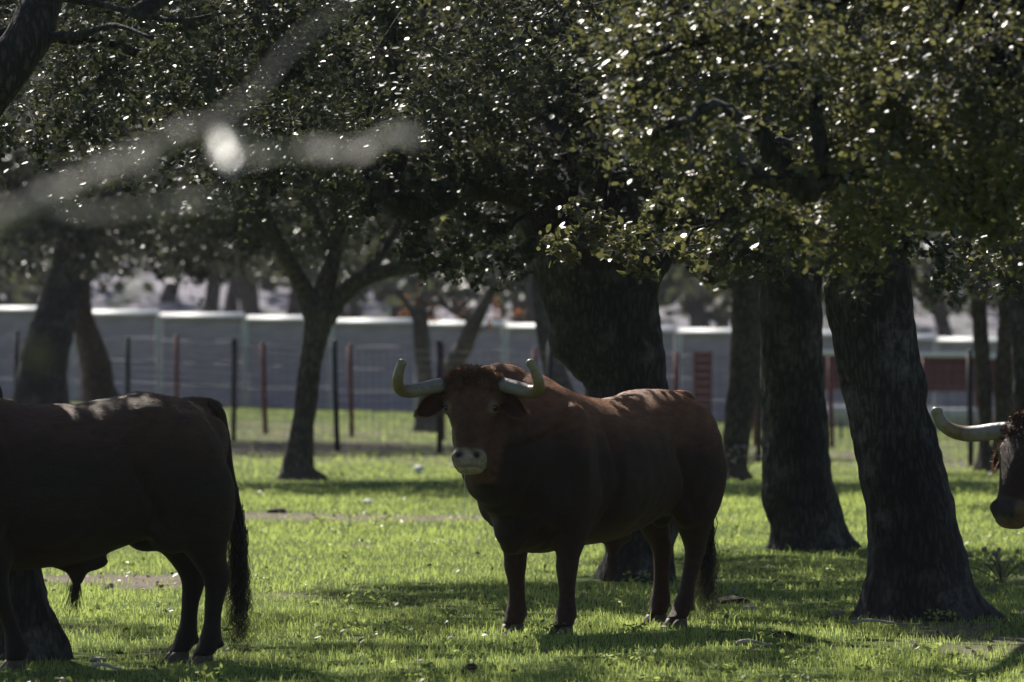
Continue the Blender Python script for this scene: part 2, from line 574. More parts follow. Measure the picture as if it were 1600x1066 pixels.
fence('red_post_fence', 'farther wire mesh fence on rusty red posts before the concrete wall',
      [(-10, 110), (140, 106), (277, 104), (415, 98), (550, 97), (692, 96), (835, 95.5), (918, 95), (1057, 96), (1180, 97), (1300, 98), (1440, 98), (1560, 98)],
      1.58, M['red'], .046, ((-14, 111), (9.5, 98)))
# broad red gate leaf between the trunks
gate = empty('red_gate_leaf', (0, 0, 0), 'narrow upright dark red slatted gate leaf against the pale wall', 'gate')
gD = 100.0
gx = (1098 - 800) * gD / FPX
gate.location = (gx, gD, float(gz(gx, gD)))
gp = bev_box_mesh('gate_post', .05, .05, 1.62, M['red'], .008)
for s in (-1, 1): part('post', gp, gate, (s * .14, 0, 0))
gs = bev_box_mesh('gate_slat', .23, .03, .12, M['red'], .008)
for k in range(11): part('slat', gs, gate, (0, 0, .12 + k * .135))

# ------------------------------------------------------------------ trees
def trunk_from_outline(acc, D, rows, seg=80, dy=None, rough=.03, seed=0, below=.25, n=None):
    """rows: (py, x_left, x_right) in photo pixels at distance D, from the foot up"""
    pts = []
    for i, (py, a, b) in enumerate(rows):
        p = P((a + b) / 2, py, D)
        r = (b - a) / 2 * D / FPX
        pts.append([p[0], p[1] + (dy[i] if dy else 0), p[2], r])
    if below:
        f = pts[0]
        gzf = float(gz(f[0], f[1]))
        pts.insert(0, [f[0], f[1], min(f[2], gzf) - below, f[3] * 1.12])
    pts = np.array(pts)
    L = np.sum(np.linalg.norm(np.diff(pts[:, :3], axis=0), axis=1))
    n = n or int(max(12, L / .022))
    s = spline(pts, n)
    add_limb(acc, s[:, :3], s[:, 3], seg, rough, seed, foot=float(gz(pts[0][0], pts[0][1])))
    return s

def add_limb(acc, path, rad, seg=16, rough=.02, seed=0, foot=None):
    V, Q, T = tube(path, rad, seg)
    nv = len(path) * seg
    body = V[:nv]
    cen = np.repeat(path, seg, axis=0)
    d = body - cen
    r = np.linalg.norm(d, axis=1)[:, None] + 1e-9
    u = d / r
    ang = np.tile(np.arange(seg), len(path)) / seg
    q = np.concatenate([cen * 1.1 + u * .8], 1)
    n1 = fbm(q * 1.3, 2, seed)
    # vertical flutes and bark plates
    fl = vnoise(np.stack([u[:, 0] * 3.2, u[:, 1] * 3.2, cen[:, 2] * .7], -1), seed + 5)
    pl = fbm(np.stack([body[:, 0] * 26, body[:, 1] * 26, body[:, 2] * 7], -1), 2, seed + 9)
    disp = r[:, 0] * (.10 * n1 + .08 * fl) + rough * .75 * pl * np.clip(r[:, 0] / .2, .2, 1)
    if foot is not None:
        k = np.exp(-np.clip(cen[:, 2] - foot, 0, 9) / .16)
        disp = disp + r[:, 0] * k * (.26 * np.maximum(0, np.sin(5 * ang * 2 * np.pi + seed + 1.5 * n1)) ** 1.5 - .10)
    kn = vnoise(np.concatenate([cen * np.array([1.5, 1.5, 2.6]) + u * 1.7], 1), seed + 40)
    disp = disp + r[:, 0] * .10 * smooth(.45, .9, kn)
    V[:nv] = body + u * disp[:, None]
    acc.add(V, Q, T)

def leaves(acc_list, C, nrm, size, rnd_base, rng, six=True):
    """C (n,3) centres; adds folded leaf shapes"""
    n = len(C)
    if n == 0: return
    nr = nrm / (np.linalg.norm(nrm, axis=1)[:, None] + 1e-9)
    d = rng.normal(size=(n, 3)); d[:, 2] -= .25
    d -= nr * np.sum(d * nr, 1)[:, None]
    d /= np.linalg.norm(d, axis=1)[:, None] + 1e-9
    s = np.cross(nr, d)
    L = (size * rng.uniform(.6, 1.35, n))[:, None]
    W = L * rng.uniform(.26, .36, n)[:, None]
    fold = L * rng.uniform(.02, .12, n)[:, None]
    a = C - d * L * .5
    t = C + d * L * .5
    if six:
        V = np.stack([a, C - d * L * .15 + s * W + nr * fold, C + d * L * .22 + s * W * .8 + nr * fold, t,
                      C + d * L * .22 - s * W * .8 + nr * fold, C - d * L * .15 - s * W + nr * fold], 1)
        F = np.array([(0, 1, 2, 3), (0, 3, 4, 5)])
        k = 6
    else:
        V = np.stack([a, C + s * W + nr * fold, t, C - s * W + nr * fold], 1)
        F = np.array([(0, 1, 2, 3)])
        k = 4
    idx = (np.arange(n) * k)[:, None, None] + F[None]
    r = np.repeat(np.clip(rnd_base + rng.normal(0, .16, n), 0, 1), k)
    acc_list.append((V.reshape(-1, 3), idx.reshape(-1, 4), r))

def crown_mesh(name, acc_list, mat, parent):
    V = np.concatenate([a[0] for a in acc_list]); off = 0; F = []
    for v, f, r in acc_list:
        F.append(f + off); off += len(v)
    R = np.concatenate([a[2] for a in acc_list])
    o = mesh_np(name, V, np.concatenate(F), mat, parent, smooth_=False, attrs={'rnd': (R, 'F')})
    o['kind'] = 'stuff'
    return o

def twig_strips(acc, A, B, w=.004):
    """thin three-sided twigs from A to B, with a sag"""
    n = len(A)
    d = B - A
    L = np.linalg.norm(d, axis=1)[:, None] + 1e-9
    d = d / L
    ref = np.tile([.3, .9, .2], (n, 1))
    u = np.cross(d, ref); u /= np.linalg.norm(u, axis=1)[:, None] + 1e-9
    v = np.cross(d, u)
    Mid = (A + B) / 2 + np.array([0, 0, 1]) * L * .07
    rings = []
    for P_, k in ((A, 1.0), (Mid, .7), (B, .35)):
        for a in (0, 2.09, 4.19):
            rings.append(P_ + (u * math.cos(a) + v * math.sin(a)) * w * k)
    V = np.stack(rings, 1).reshape(-1, 3)
    f = []
    for r in (0, 1):
        for k in range(3):
            f.append((r * 3 + k, r * 3 + (k + 1) % 3, r * 3 + 3 + (k + 1) % 3, r * 3 + 3 + k))
    Q = (np.arange(n) * 9)[:, None, None] + np.array(f)[None]
    acc.add(V, Q.reshape(-1, 4))

def grow_crown(clumps, D_ref, leaf_size, per, rng, twacc, fine=True, up=.9):
    """clumps (n,4): centre and radius -> list of leaf batches. Leaves sit on twigs that fan out of each clump's middle."""
    out = []
    cl = np.asarray(clumps, float)
    if len(cl) == 0: return out
    m = len(cl)
    ntw = 11 if fine else 6
    C = np.repeat(cl[:, :3], ntw, 0); R = np.repeat(cl[:, 3], ntw)
    tone = np.repeat(rng.uniform(.15, .75, m), ntw)
    d = rng.normal(size=(len(C), 3)); d[:, 2] = d[:, 2] * .75 - .12
    d /= np.linalg.norm(d, axis=1)[:, None]
    tip = C + d * (R * rng.uniform(.65, 1.25, len(C)))[:, None]
    if fine: twig_strips(twacc, C, tip, .0045)
    k = max(1, int(per / ntw))
    C2 = np.repeat(C, k, 0); T2 = np.repeat(tip, k, 0)
    t = rng.uniform(.25, 1.05, len(C2))[:, None]
    L = np.repeat(R, k)[:, None]
    pos = C2 * (1 - t) + T2 * t + np.array([0, 0, 1]) * L * .07 * 4 * t * (1 - t)
    pos += rng.normal(size=pos.shape) * (.13 * L)
    nr = rng.normal(size=pos.shape) * .75 + np.array([0, -.12, up])
    leaves(out, pos, nr, leaf_size, np.repeat(tone, k), rng, six=fine and D_ref < 50)
    return out

def in_view(c, r=.5):
    px = 800 + FPX * c[:, 0] / c[:, 1]
    py = HOR - FPX * (c[:, 2] - EYE) / c[:, 1]
    k = FPX * r / c[:, 1]
    return (px > -120 - k) & (px < 1720 + k) & (py > -60 - k)

def crown_clumps(center, radii, spacing, rclump, rng, zmin, hollow=.45, gap=.0, extra=None):
    """clump centres filling the outer part of an ellipsoid"""
    c = np.array(center); R = np.array(radii)
    vol = 8 * R.prod()
    n = int(vol / spacing ** 3)
    p = rng.uniform(-1, 1, (n, 3))
    rr = np.linalg.norm(p, axis=1)
    warp = 1 + .22 * vnoise(p * 2.3 + c, 31)
    keep = (rr < warp) & (rr > hollow * warp)
    p = p[keep] * R + c
    p = p[p[:, 2] > zmin + .18 * vnoise(p * np.array([1.3, 1.3, 0]), 7)]
    if gap:
        p = p[vnoise(p * .9, 77) > -1 + gap]
    return np.concatenate([p, rng.uniform(.75, 1.25, (len(p), 1)) * rclump], 1)

GROUP_OAK = None
def tree(name, label, D, trunks, limbs=(), crown=None, clumps_px=(), bark='bark', leafm='leaf', leaf_size=.045, per=150, seed=1,
         far=False, seg=84, cat='tree', up=.9, nb=60, thin=9):
    rng = np.random.default_rng(seed)
    f = trunks[0][0]
    bx = (f[1] + f[2]) / 2
    bp = P(bx, f[0], D)
    root = empty(name, (bp[0], bp[1], float(gz(bp[0], bp[1]))), label, cat)
    org = np.array(root.location)
    ta = Acc(); tops = []
    la = Acc()
    for i, rows in enumerate(trunks):
        s = trunk_from_outline(ta, D, rows, seg, seed=seed * 7 + i)
        tops.append(s[-1])
    ends = []
    for i, lb in enumerate(limbs):
        # rows of (px, py, dD, width px)
        pts = np.array([list(P(a, b, D + dd)) + [w / 2 * D / FPX] for a, b, dd, w in lb])
        L = np.sum(np.linalg.norm(np.diff(pts[:, :3], axis=0), axis=1))
        s = spline(pts, int(max(8, L / .06)))
        s[:, :3] += .02 * fbm(s[:, :3] * 3, 2, seed)[:, None]
        add_limb(ta, s[:, :3], np.maximum(s[:, 3], .008), 20, .02, seed + i)
        ends += [s[len(s) // 2], s[-1]]
    batches = []; tw = Acc()
    cls = []
    if crown:
        for cr in crown:
            cls.append(crown_clumps(cr['c'], cr['r'], cr.get('sp', .55), cr.get('cr', .36), rng, cr['zmin'], cr.get('hollow', .45), cr.get('gap', 0)))
    for (a, b, dd, rpx) in clumps_px:
        p = P(a, b, D + dd)
        cls.append(np.array([[p[0], p[1], p[2], rpx * (D + dd) / FPX]]))
    if cls:
        c = np.concatenate(cls)
        iv = in_view(c[:, :3], .5)
        fine = c[iv]; coarse = c[~iv]
        batches += grow_crown(fine, D, leaf_size, per, rng, tw, True, up)
        batches += grow_crown(coarse, D, leaf_size * 2.6, max(6, per // thin), rng, tw, False, up)
        # inner boughs from the trunk towards some clumps
        src = np.array([t[:3] for t in tops + ends])
        sel = rng.permutation(len(c))[:nb]
        for k in sel:
            e = c[k, :3]
            j = np.argmin(np.linalg.norm(src - e, axis=1) + 1.5 * np.clip(src[:, 2] - e[2], 0, 9))
            b = src[j]
            if np.linalg.norm(e - b) > 3.6: continue
            mid = (b + e) / 2 + np.array([0, 0, .25]) + rng.normal(0, .15, 3)
            rr = rng.uniform(.03, .055)
            s = spline(np.array([[*b, rr], [*mid, rr * .6], [*e, rr * .22]]), 12)
            s[1:-1, :3] += rng.normal(0, .03, (10, 3))
            V, Q, T = tube(s[:, :3], s[:, 3], 7); la.add(V, Q, T)
    ta.build('trunk', M[bark], root, origin=org)
    if la.n: la.build('bough', M[bark], root, origin=org)['kind'] = 'stuff'
    if tw.n: tw.build('twigs', M['twig'], root, origin=org)['kind'] = 'stuff'
    if batches:
        b2 = [(v - org, f_, r_) for v, f_, r_ in batches]
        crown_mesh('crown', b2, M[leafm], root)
    return root

# the thick leaning oak on the right
tree('holm_oak', 'thick dark holm oak leaning left, nearest trunk at the right, beside the half-hidden bull', 34.8,
     [[(968, 1330, 1546), (950, 1342, 1532), (925, 1348, 1522), (890, 1356, 1512), (840, 1356, 1500), (760, 1347, 1480), (690, 1336, 1462),
       (620, 1322, 1446), (550, 1308, 1434), (480, 1297, 1428), (420, 1290, 1419), (360, 1282, 1408), (300, 1272, 1392)]],
     limbs=[[(1335, 330, 0, 96), (1300, 200, .2, 80), (1240, 60, .5, 60), (1180, -80, .8, 44), (1100, -240, 1, 26)],
            [(1345, 330, 0, 84), (1400, 220, .3, 70), (1480, 90, .6, 52), (1560, -60, .9, 38), (1640, -220, 1.2, 22)],
            [(1330, 350, .1, 70), (1240, 290, -1.6, 44), (1150, 250, -3.2, 28), (1060, 260, -4.4, 14)],
            [(1350, 340, .1, 70), (1430, 280, -1.8, 44), (1500, 250, -3.6, 26)]],
     crown=[dict(c=(3.3, 37.2, 4.0), r=(3.1, 2.6, 1.5), zmin=2.55, sp=.58, cr=.36, gap=.45)],
     clumps_px=[(880, 385, -1, 42), (925, 350, -1.2, 46), (975, 395, -.6, 50), (1020, 350, -1, 50), (905, 330, -1, 36), (1065, 395, -.5, 48), (1000, 410, -.8, 38),
                (1120, 400, 0, 50), (1180, 390, 0, 50), (1240, 395, 1.2, 40), (1400, 380, -.6, 46), (1340, 350, -1.4, 42), (1470, 400, -.5, 46), (1540, 395, .5, 56),
                (1580, 440, 2.5, 46), (1500, 445, 2.5, 46), (1590, 360, -1, 60), (1205, 420, .9, 36), (1300, 345, -1.2, 40), (1085, 300, -3, 50), (1120, 260, -3, 50)],
     leaf_size=.05, per=190, seed=11, thin=14)

tree('holm_oak', 'straight thick dark holm oak trunk just left of the leaning one', 45.0,
     [[(858, 1196, 1334), (845, 1202, 1326), (815, 1202, 1316), (770, 1191, 1304), (740, 1189, 1299), (660, 1192, 1293), (560, 1190, 1288), (440, 1187, 1286), (330, 1186, 1280)]],
     limbs=[[(1232, 340, 0, 80), (1210, 200, .4, 60), (1150, 60, .8, 44), (1080, -100, 1.2, 24)], [(1236, 340, 0, 76), (1270, 190, -.3, 56), (1330, 40, -.5, 40), (1400, -110, -1, 22)]],
     crown=[dict(c=(2.2, 46.5, 4.5), r=(3.6, 2.8, 2.3), zmin=2.75, sp=.58, cr=.42)],
     clumps_px=[(1150, 425, 0, 36), (1110, 425, 1, 32), (1215, 415, .5, 36), (1270, 410, 1, 36)],
     leaf_size=.06, per=120, seed=12)

tree('holm_oak', 'big gnarled forked holm oak rising right behind the middle bull', 40.0,
     [[(905, 935, 1052), (885, 945, 1050), (800, 930, 1060), (700, 912, 1058), (640, 918, 1052), (600, 922, 1046), (570, 908, 1042), (530, 876, 1032),
       (475, 852, 1024), (425, 832, 1034), (380, 826, 1050)]],
     limbs=[[(890, 400, .1, 110), (862, 345, .1, 96), (850, 310, 0, 84), (790, 286, -.2, 62), (720, 290, -.4, 52), (650, 320, -.5, 44), (612, 300, -.5, 44), (588, 245, -.4, 40), (570, 180, -.3, 38), (535, 90, 0, 32), (515, 0, .3, 26), (480, -120, .5, 18)],
            [(606, 300, -.5, 38), (618, 220, -.6, 40), (626, 140, -.7, 34), (606, 50, -.8, 28), (600, -60, -.9, 22), (640, -200, -1, 14)],
            [(975, 430, 0, 110), (985, 340, .2, 96), (1000, 230, .5, 84), (975, 110, .9, 66), (990, -30, 1.2, 50), (960, -200, 1.4, 30)],
            [(930, 430, 0, 90), (900, 330, .6, 76), (860, 220, 1.2, 64), (850, 100, 1.6, 50), (800, -50, 2, 34), (760, -200, 2.2, 20)],
            [(1000, 240, .5, 50), (1060, 150, 0, 40), (1120, 30, -.3, 30), (1180, -120, -.6, 18)]],
     crown=[dict(c=(.25, 41.2, 4.4), r=(3.4, 3.0, 2.15), zmin=2.62, sp=.52, cr=.38, gap=.35)],
     clumps_px=[(660, 390, -.5, 40), (700, 380, 0, 44), (740, 420, .4, 40), (790, 415, 0, 42), (690, 420, .8, 36), (1080, 395, .6, 40), (640, 360, .3, 42), (770, 350, -.6, 42),
                (820, 395, -.7, 34), (730, 345, -.8, 40), (640, 290, -1, 46), (700, 270, -1, 46), (760, 260, -1, 48), (820, 280, -1.1, 48), (860, 250, -1.2, 48), (680, 220, -1, 48), (760, 190, -1.2, 50), (900, 260, -1.3, 46), (600, 230, -1, 46), (570, 320, -.9, 40), (540, 280, -1, 42), (620, 180, -1.2, 46)],
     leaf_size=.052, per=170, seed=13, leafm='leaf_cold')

tree('holm_oak', 'slender holm oak splitting into a wide fork, standing alone between two bulls', 66.7,
     [[(747, 426, 508), (738, 434, 498), (715, 443, 492), (680, 453, 491), (640, 459, 493), (590, 465, 499), (550, 471, 505), (510, 476, 517), (480, 477, 534)]],
     limbs=[[(492, 496, 0, 34), (480, 462, 0, 30), (458, 420, -.2, 26), (430, 370, -.5, 22), (400, 310, -.8, 18), (370, 240, -1, 14)],
            [(503, 490, 0, 38), (508, 450, 0, 34), (520, 400, .2, 28), (528, 330, .4, 24), (520, 250, .6, 20), (540, 150, .8, 16), (530, 50, 1, 12)],
            [(515, 488, 0, 30), (535, 462, 0, 28), (565, 437, -.2, 27), (605, 424, -.4, 24), (650, 416, -.7, 20), (710, 405, -.9, 15), (770, 370, -1, 10)],
            [(565, 437, -.2, 20), (600, 390, .2, 15), (640, 320, .4, 12)],
            [(520, 400, .2, 18), (500, 350, .2, 14), (470, 290, .2, 10)]],
     crown=[dict(c=(-2.1, 67.4, 5.1), r=(3.5, 3.0, 2.7), zmin=2.75, sp=.56, cr=.42, gap=.1, hollow=.3)],
     clumps_px=[(400, 380, 0, 26), (430, 330, 0, 28), (380, 340, .5, 28), (600, 400, 1, 24), (650, 385, 0, 26), (350, 370, 0, 26), (700, 400, .5, 26), (300, 350, 0, 28), (740, 415, .5, 24)],
     bark='bark_mid', leafm='leaf_cold', leaf_size=.075, per=90, seed=14, seg=32)

tree('holm_oak', 'holm oak trunk behind the left bull, its low bough crossing the upper left corner', 30.8,
     [[(1028, -42, 122), (1012, -25, 112), (985, -14, 96), (930, -22, 74), (880, -30, 60), (780, -52, 34), (640, -84, 6), (500, -118, -30), (380, -140, -50), (260, -140, -40)]],
     limbs=[[(-92, 320, 0, 96), (-60, 200, 0, 90), (0, 118, 0, 82), (42, 62, 0, 76), (62, 0, .1, 70), (110, -90, .3, 56), (190, -190, .6, 36)],
            [(-100, 300, 0, 80), (-150, 150, .4, 60), (-230, 0, .8, 42), (-300, -150, 1, 22)],
            [(70, 60, 0, 16), (130, 52, -.3, 12), (170, 40, -.5, 9), (240, 60, -.8, 5)],
            [(62, -10, 0, 18), (150, 5, -.2, 12), (260, 30, -.4, 8), (360, 20, -.6, 4)]],
     crown=[dict(c=(-2.8, 37.6, 4.1), r=(1.7, 1.3, 1.0), zmin=3.1, sp=.5, cr=.34, hollow=0), dict(c=(-2.1, 33.6, 4.0), r=(2.7, 2.6, 1.6), zmin=2.75, sp=.50, cr=.34, gap=.18)],  # rear crown mass added to cast shade bands on the grass
     clumps_px=[(130, 200, 1, 46), (200, 260, 1.5, 48), (280, 180, 1, 50), (330, 120, 0, 50), (240, 90, .3, 50), (410, 200, 1.5, 50), (460, 110, 1, 50), (380, 50, 0, 50),
                (160, 120, .5, 46), (120, 300, 3, 46), (350, 280, 3, 46), (300, 30, .3, 50), (450, 20, .8, 50), (60, 220, 2, 46), (430, 290, 3, 42), (520, 60, 1.5, 50), (560, 140, 2.5, 50)],
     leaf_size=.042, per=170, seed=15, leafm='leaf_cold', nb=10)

far_trees = [
 ('dark leaning trunk behind the back of the left bull', 86.0, [[(650, 18, 112), (610, 24, 106), (560, 34, 103), (520, 46, 112), (470, 64, 128), (430, 76, 140), (380, 88, 150)]],
  dict(c=(-6.6, 88, 4.7), r=(4.2, 3.2, 2.4), zmin=2.75, sp=.62, cr=.5, hollow=.3), 'bark'),
 ('second blurred trunk leaning left, right of the far left one', 92.0, [[(640, 132, 196), (620, 130, 184), (570, 125, 172), (510, 114, 150), (450, 100, 136), (400, 92, 120)]],
  dict(c=(-4.0, 93, 4.9), r=(4.2, 3.0, 2.6), zmin=2.85, sp=.68, cr=.55, hollow=.3), 'bark_mid'),
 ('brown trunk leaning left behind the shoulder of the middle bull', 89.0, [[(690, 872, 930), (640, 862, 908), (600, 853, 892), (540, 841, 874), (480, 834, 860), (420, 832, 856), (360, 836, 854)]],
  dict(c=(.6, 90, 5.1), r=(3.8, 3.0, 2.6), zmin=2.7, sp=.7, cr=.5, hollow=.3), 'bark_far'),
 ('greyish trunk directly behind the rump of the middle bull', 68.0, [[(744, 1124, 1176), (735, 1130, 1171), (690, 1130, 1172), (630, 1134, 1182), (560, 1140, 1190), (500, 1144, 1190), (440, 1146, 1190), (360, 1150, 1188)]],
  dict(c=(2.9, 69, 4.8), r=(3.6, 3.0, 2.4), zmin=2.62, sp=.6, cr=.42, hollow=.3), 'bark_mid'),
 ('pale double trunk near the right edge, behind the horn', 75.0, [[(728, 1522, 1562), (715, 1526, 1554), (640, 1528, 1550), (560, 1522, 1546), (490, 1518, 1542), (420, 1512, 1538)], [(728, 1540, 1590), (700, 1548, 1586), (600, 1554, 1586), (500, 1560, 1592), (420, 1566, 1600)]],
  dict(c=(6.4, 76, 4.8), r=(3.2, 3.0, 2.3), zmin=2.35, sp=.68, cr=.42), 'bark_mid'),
 ('very dark trunk at the extreme right edge behind the half-hidden bull', 58.0, [[(790, 1585, 1650), (700, 1588, 1642), (600, 1584, 1636), (500, 1580, 1634), (420, 1576, 1630)]],
  dict(c=(5.3, 59, 4.4), r=(2.8, 2.6, 2.0), zmin=2.35, sp=.6, cr=.42), 'bark'),
]
FARCL = {0: [(20, 360, -2.5, 44), (60, 395, -2.5, 40), (110, 400, -2.5, 42), (150, 370, -2.5, 44), (200, 395, -2.5, 40), (90, 350, -2.5, 46), (0, 410, -2.5, 34), (40, 420, -2.3, 26), (130, 424, -2.3, 26), (180, 420, -2, 28)],
         1: [(240, 400, -2, 34), (290, 410, -2, 32), (340, 405, -2, 34), (380, 415, -2, 28), (270, 370, -2, 40), (320, 365, -2, 40), (240, 425, -2, 22), (310, 428, -2, 22)],
         3: [(1090, 420, -1, 34), (1130, 430, -1, 30), (1160, 440, -1, 22), (1060, 400, 0, 34)],
         4: [(1450, 460, -1, 30), (1490, 470, -1, 28), (1540, 470, -1, 30), (1580, 480, -1, 28), (1430, 440, 0, 30), (1480, 430, -1, 40), (1540, 430, -1, 40)],
         2: [(880, 440, 0, 26), (800, 440, 0, 26), (760, 440, 0, 24), (700, 440, 0, 24), (660, 430, 0, 24)]}
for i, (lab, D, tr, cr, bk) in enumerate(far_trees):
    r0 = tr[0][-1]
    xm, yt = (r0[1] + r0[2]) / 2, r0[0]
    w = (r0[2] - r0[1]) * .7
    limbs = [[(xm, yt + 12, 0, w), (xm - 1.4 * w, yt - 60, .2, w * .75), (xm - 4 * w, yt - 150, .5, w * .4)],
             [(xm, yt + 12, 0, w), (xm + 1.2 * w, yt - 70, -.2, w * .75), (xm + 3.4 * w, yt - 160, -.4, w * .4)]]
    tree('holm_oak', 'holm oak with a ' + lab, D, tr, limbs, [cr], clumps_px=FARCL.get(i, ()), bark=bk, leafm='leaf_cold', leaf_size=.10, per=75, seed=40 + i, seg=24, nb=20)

# near oak whose trunk stands outside the frame on the right; its hanging boughs fill the upper right corner
DN = 25.5
tree('holm_oak', 'nearest holm oak, its trunk beyond the right edge, olive boughs hanging over the upper right', DN,
     [[(1140, 2080, 2300), (1080, 2100, 2270), (900, 2120, 2250), (600, 2110, 2230), (300, 2080, 2210), (60, 2040, 2180)]],
     limbs=[[(2110, 80, 0, 130), (1960, -60, .1, 100), (1740, -90, .2, 70), (1500, -60, .2, 50), (1280, 0, .1, 34), (1100, 60, 0, 20), (1000, 90, 0, 10)],
            [(1700, -90, .2, 44), (1600, 40, -.3, 34), (1500, 160, -.5, 24), (1380, 250, -.6, 16), (1260, 310, -.6, 8)],
            [(1850, -80, .2, 50), (1760, 80, .3, 36), (1650, 240, .3, 24), (1540, 340, .2, 12)]],
     crown=[dict(c=(2.2, 25.6, 2.95), r=(1.9, 1.5, .85), zmin=2.25, sp=.33, cr=.24, hollow=.0, gap=.25), dict(c=(3.6, 25.6, 3.2), r=(2.2, 1.6, .75), zmin=2.3, sp=.45, cr=.28, gap=.6)],
     clumps_px=[(960, 60, .3, 60), (1010, 120, .2, 60), (1080, 200, .1, 64), (1110, 290, .1, 60), (1180, 340, 0, 60), (1090, 60, 0, 64), (1240, 360, 0, 56), (1380, 340, .2, 60), (1460, 330, .3, 60),
                (1560, 340, 0, 60), (1150, 130, -.3, 60), (1010, 30, .4, 60), (1040, 330, .6, 34), (1300, 300, 0, 60)],
     leaf_size=.038, per=185, seed=21, thin=14, nb=30)

# young oak keeping its dry brown leaves, behind the head
D9 = 104.0
tree('young_oak', 'small crooked oak with dry orange brown leaves above the head of the middle bull', D9,
     [[(668, 648, 690), (640, 652, 682), (600, 652, 676), (550, 648, 672), (500, 646, 668), (470, 650, 668)]],
     limbs=[[(665, 630, 0, 26), (695, 592, -.2, 26), (722, 550, -.3, 27), (742, 505, -.4, 24), (760, 468, -.5, 18), (782, 430, -.6, 10)],
            [(660, 520, 0, 16), (640, 480, 0, 10), (620, 450, 0, 6)], [(742, 505, -.4, 10), (700, 480, 0, 8), (680, 455, 0, 5)]],
     clumps_px=[(650, 470, 0, 24), (690, 478, .3, 22), (720, 492, -.3, 20), (760, 500, 0, 18), (675, 500, .4, 18), (780, 478, 0, 20), (810, 490, .4, 14), (630, 490, .4, 16)],
     bark='bark_far', leafm='leaf_dry', leaf_size=.09, per=26, seed=60, seg=20)

# ------------------------------------------------------------------ cattle
def coat_mat(name):
    m, nt, b, out = mat_new(name)
    L = nt.links
    at = N(nt, "ShaderNodeAttribute", attribute_name="coat")
    tc = N(nt, "ShaderNodeTexCoord")
    mp = N(nt, "ShaderNodeMapping")
    mp.inputs["Scale"].default_value = (9, 26, 26)
    L.new(tc.outputs["Object"], mp.inputs[0])
    n = N(nt, "ShaderNodeTexNoise", i_Scale=1.0, i_Detail=8, i_Roughness=.7)
    L.new(mp.outputs[0], n.inputs["Vector"])
    r = ramp(nt, [(.28, (.42, .42, .42)), (.72, (1.6, 1.5, 1.42))])
    L.new(n.outputs[0], r.inputs[0])
    mx = N(nt, "ShaderNodeMix", data_type='RGBA', blend_type='MULTIPLY')
    mx.inputs["Factor"].default_value = 1
    L.new(at.outputs["Color"], mx.inputs["A"]); L.new(r.outputs[0], mx.inputs["B"])
    L.new(mx.outputs["Result"], b.inputs["Base Color"])
    b.inputs["Roughness"].default_value = .56
    b.inputs["Specular IOR Level"].default_value = .25
    b.inputs["Sheen Weight"].default_value = .10
    b.inputs["Sheen Roughness"].default_value = .4
    b.inputs["Sheen Tint"].default_value = (.9, .5, .28, 1)
    n2 = N(nt, "ShaderNodeTexNoise", i_Scale=6.0, i_Detail=5, i_Roughness=.7)
    L.new(mp.outputs[0], n2.inputs["Vector"])
    bp = N(nt, "ShaderNodeBump", i_Strength=.6, i_Distance=.009)
    L.new(n2.outputs[0], bp.inputs["Height"]); L.new(bp.outputs[0], b.inputs["Normal"])
    return m
M['coat'] = coat_mat('short_coat')

def horn_mat():
    m, nt, b, out = mat_new('horn')
    L = nt.links
    at = N(nt, "ShaderNodeAttribute", attribute_name="t")
    tc = N(nt, "ShaderNodeTexCoord")
    n = N(nt, "ShaderNodeTexNoise", i_Scale=28.0, i_Detail=7, i_Roughness=.7)
    L.new(tc.outputs["Object"], n.inputs["Vector"])
    ad = N(nt, "ShaderNodeMath", operation='MULTIPLY_ADD')
    ad.inputs[1].default_value = .35
    L.new(n.outputs[0], ad.inputs[0]); L.new(at.outputs["Fac"], ad.inputs[2])
    r = ramp(nt, [(.1, (.13, .115, .10)), (.3, (.26, .24, .23)), (.60, (.27, .245, .215)), (.78, (.20, .135, .06)), (.95, (.27, .20, .11)), (1.0, (.30, .26, .20))])
    L.new(ad.outputs[0], r.inputs[0])
    n2 = N(nt, "ShaderNodeTexNoise", i_Scale=34.0, i_Detail=5)
    L.new(tc.outputs["Object"], n2.inputs["Vector"])
    r2 = ramp(nt, [(.28, (.62, .6, .58)), (.48, (1, 1, 1))])
    L.new(n2.outputs[0], r2.inputs[0])
    mx = N(nt, "ShaderNodeMix", data_type='RGBA', blend_type='MULTIPLY'); mx.inputs["Factor"].default_value = .8
    L.new(r.outputs[0], mx.inputs["A"]); L.new(r2.outputs[0], mx.inputs["B"])
    L.new(mx.outputs["Result"], b.inputs["Base Color"])
    b.inputs["Roughness"].default_value = .38
    bp = N(nt, "ShaderNodeBump", i_Strength=.3, i_Distance=.004)
    L.new(n.outputs[0], bp.inputs["Height"]); L.new(bp.outputs[0], b.inputs["Normal"])
    return m
M['horn'] = horn_mat()
M['eye'] = noise_mat('eye', [(.3, (.008, .006, .005)), (.7, (.015, .01, .008))], 5, .08, 0, spec=.8)
M['hoof'] = noise_mat('hoof', [(.3, (.06, .045, .035)), (.7, (.14, .11, .08))], 30, .6, .2)
M['hair_dark'] = leaf_mat('tail_hair', (.012, .008, .007), (.02, .012, .009), (.05, .024, .014), (.10, .04, .015), rough=.4, tw=.12, spec=.4)
M['hair_brown'] = leaf_mat('poll_hair', (.045, .022, .012), (.095, .052, .031), (.21, .14, .09), (.26, .14, .07), rough=.5, tw=.25, spec=.3)
M['ear'] = leaf_mat('ear_skin', (.07, .03, .018), (.085, .036, .02), (.12, .05, .03), (.28, .09, .03), rough=.6, tw=.2, spec=.2)

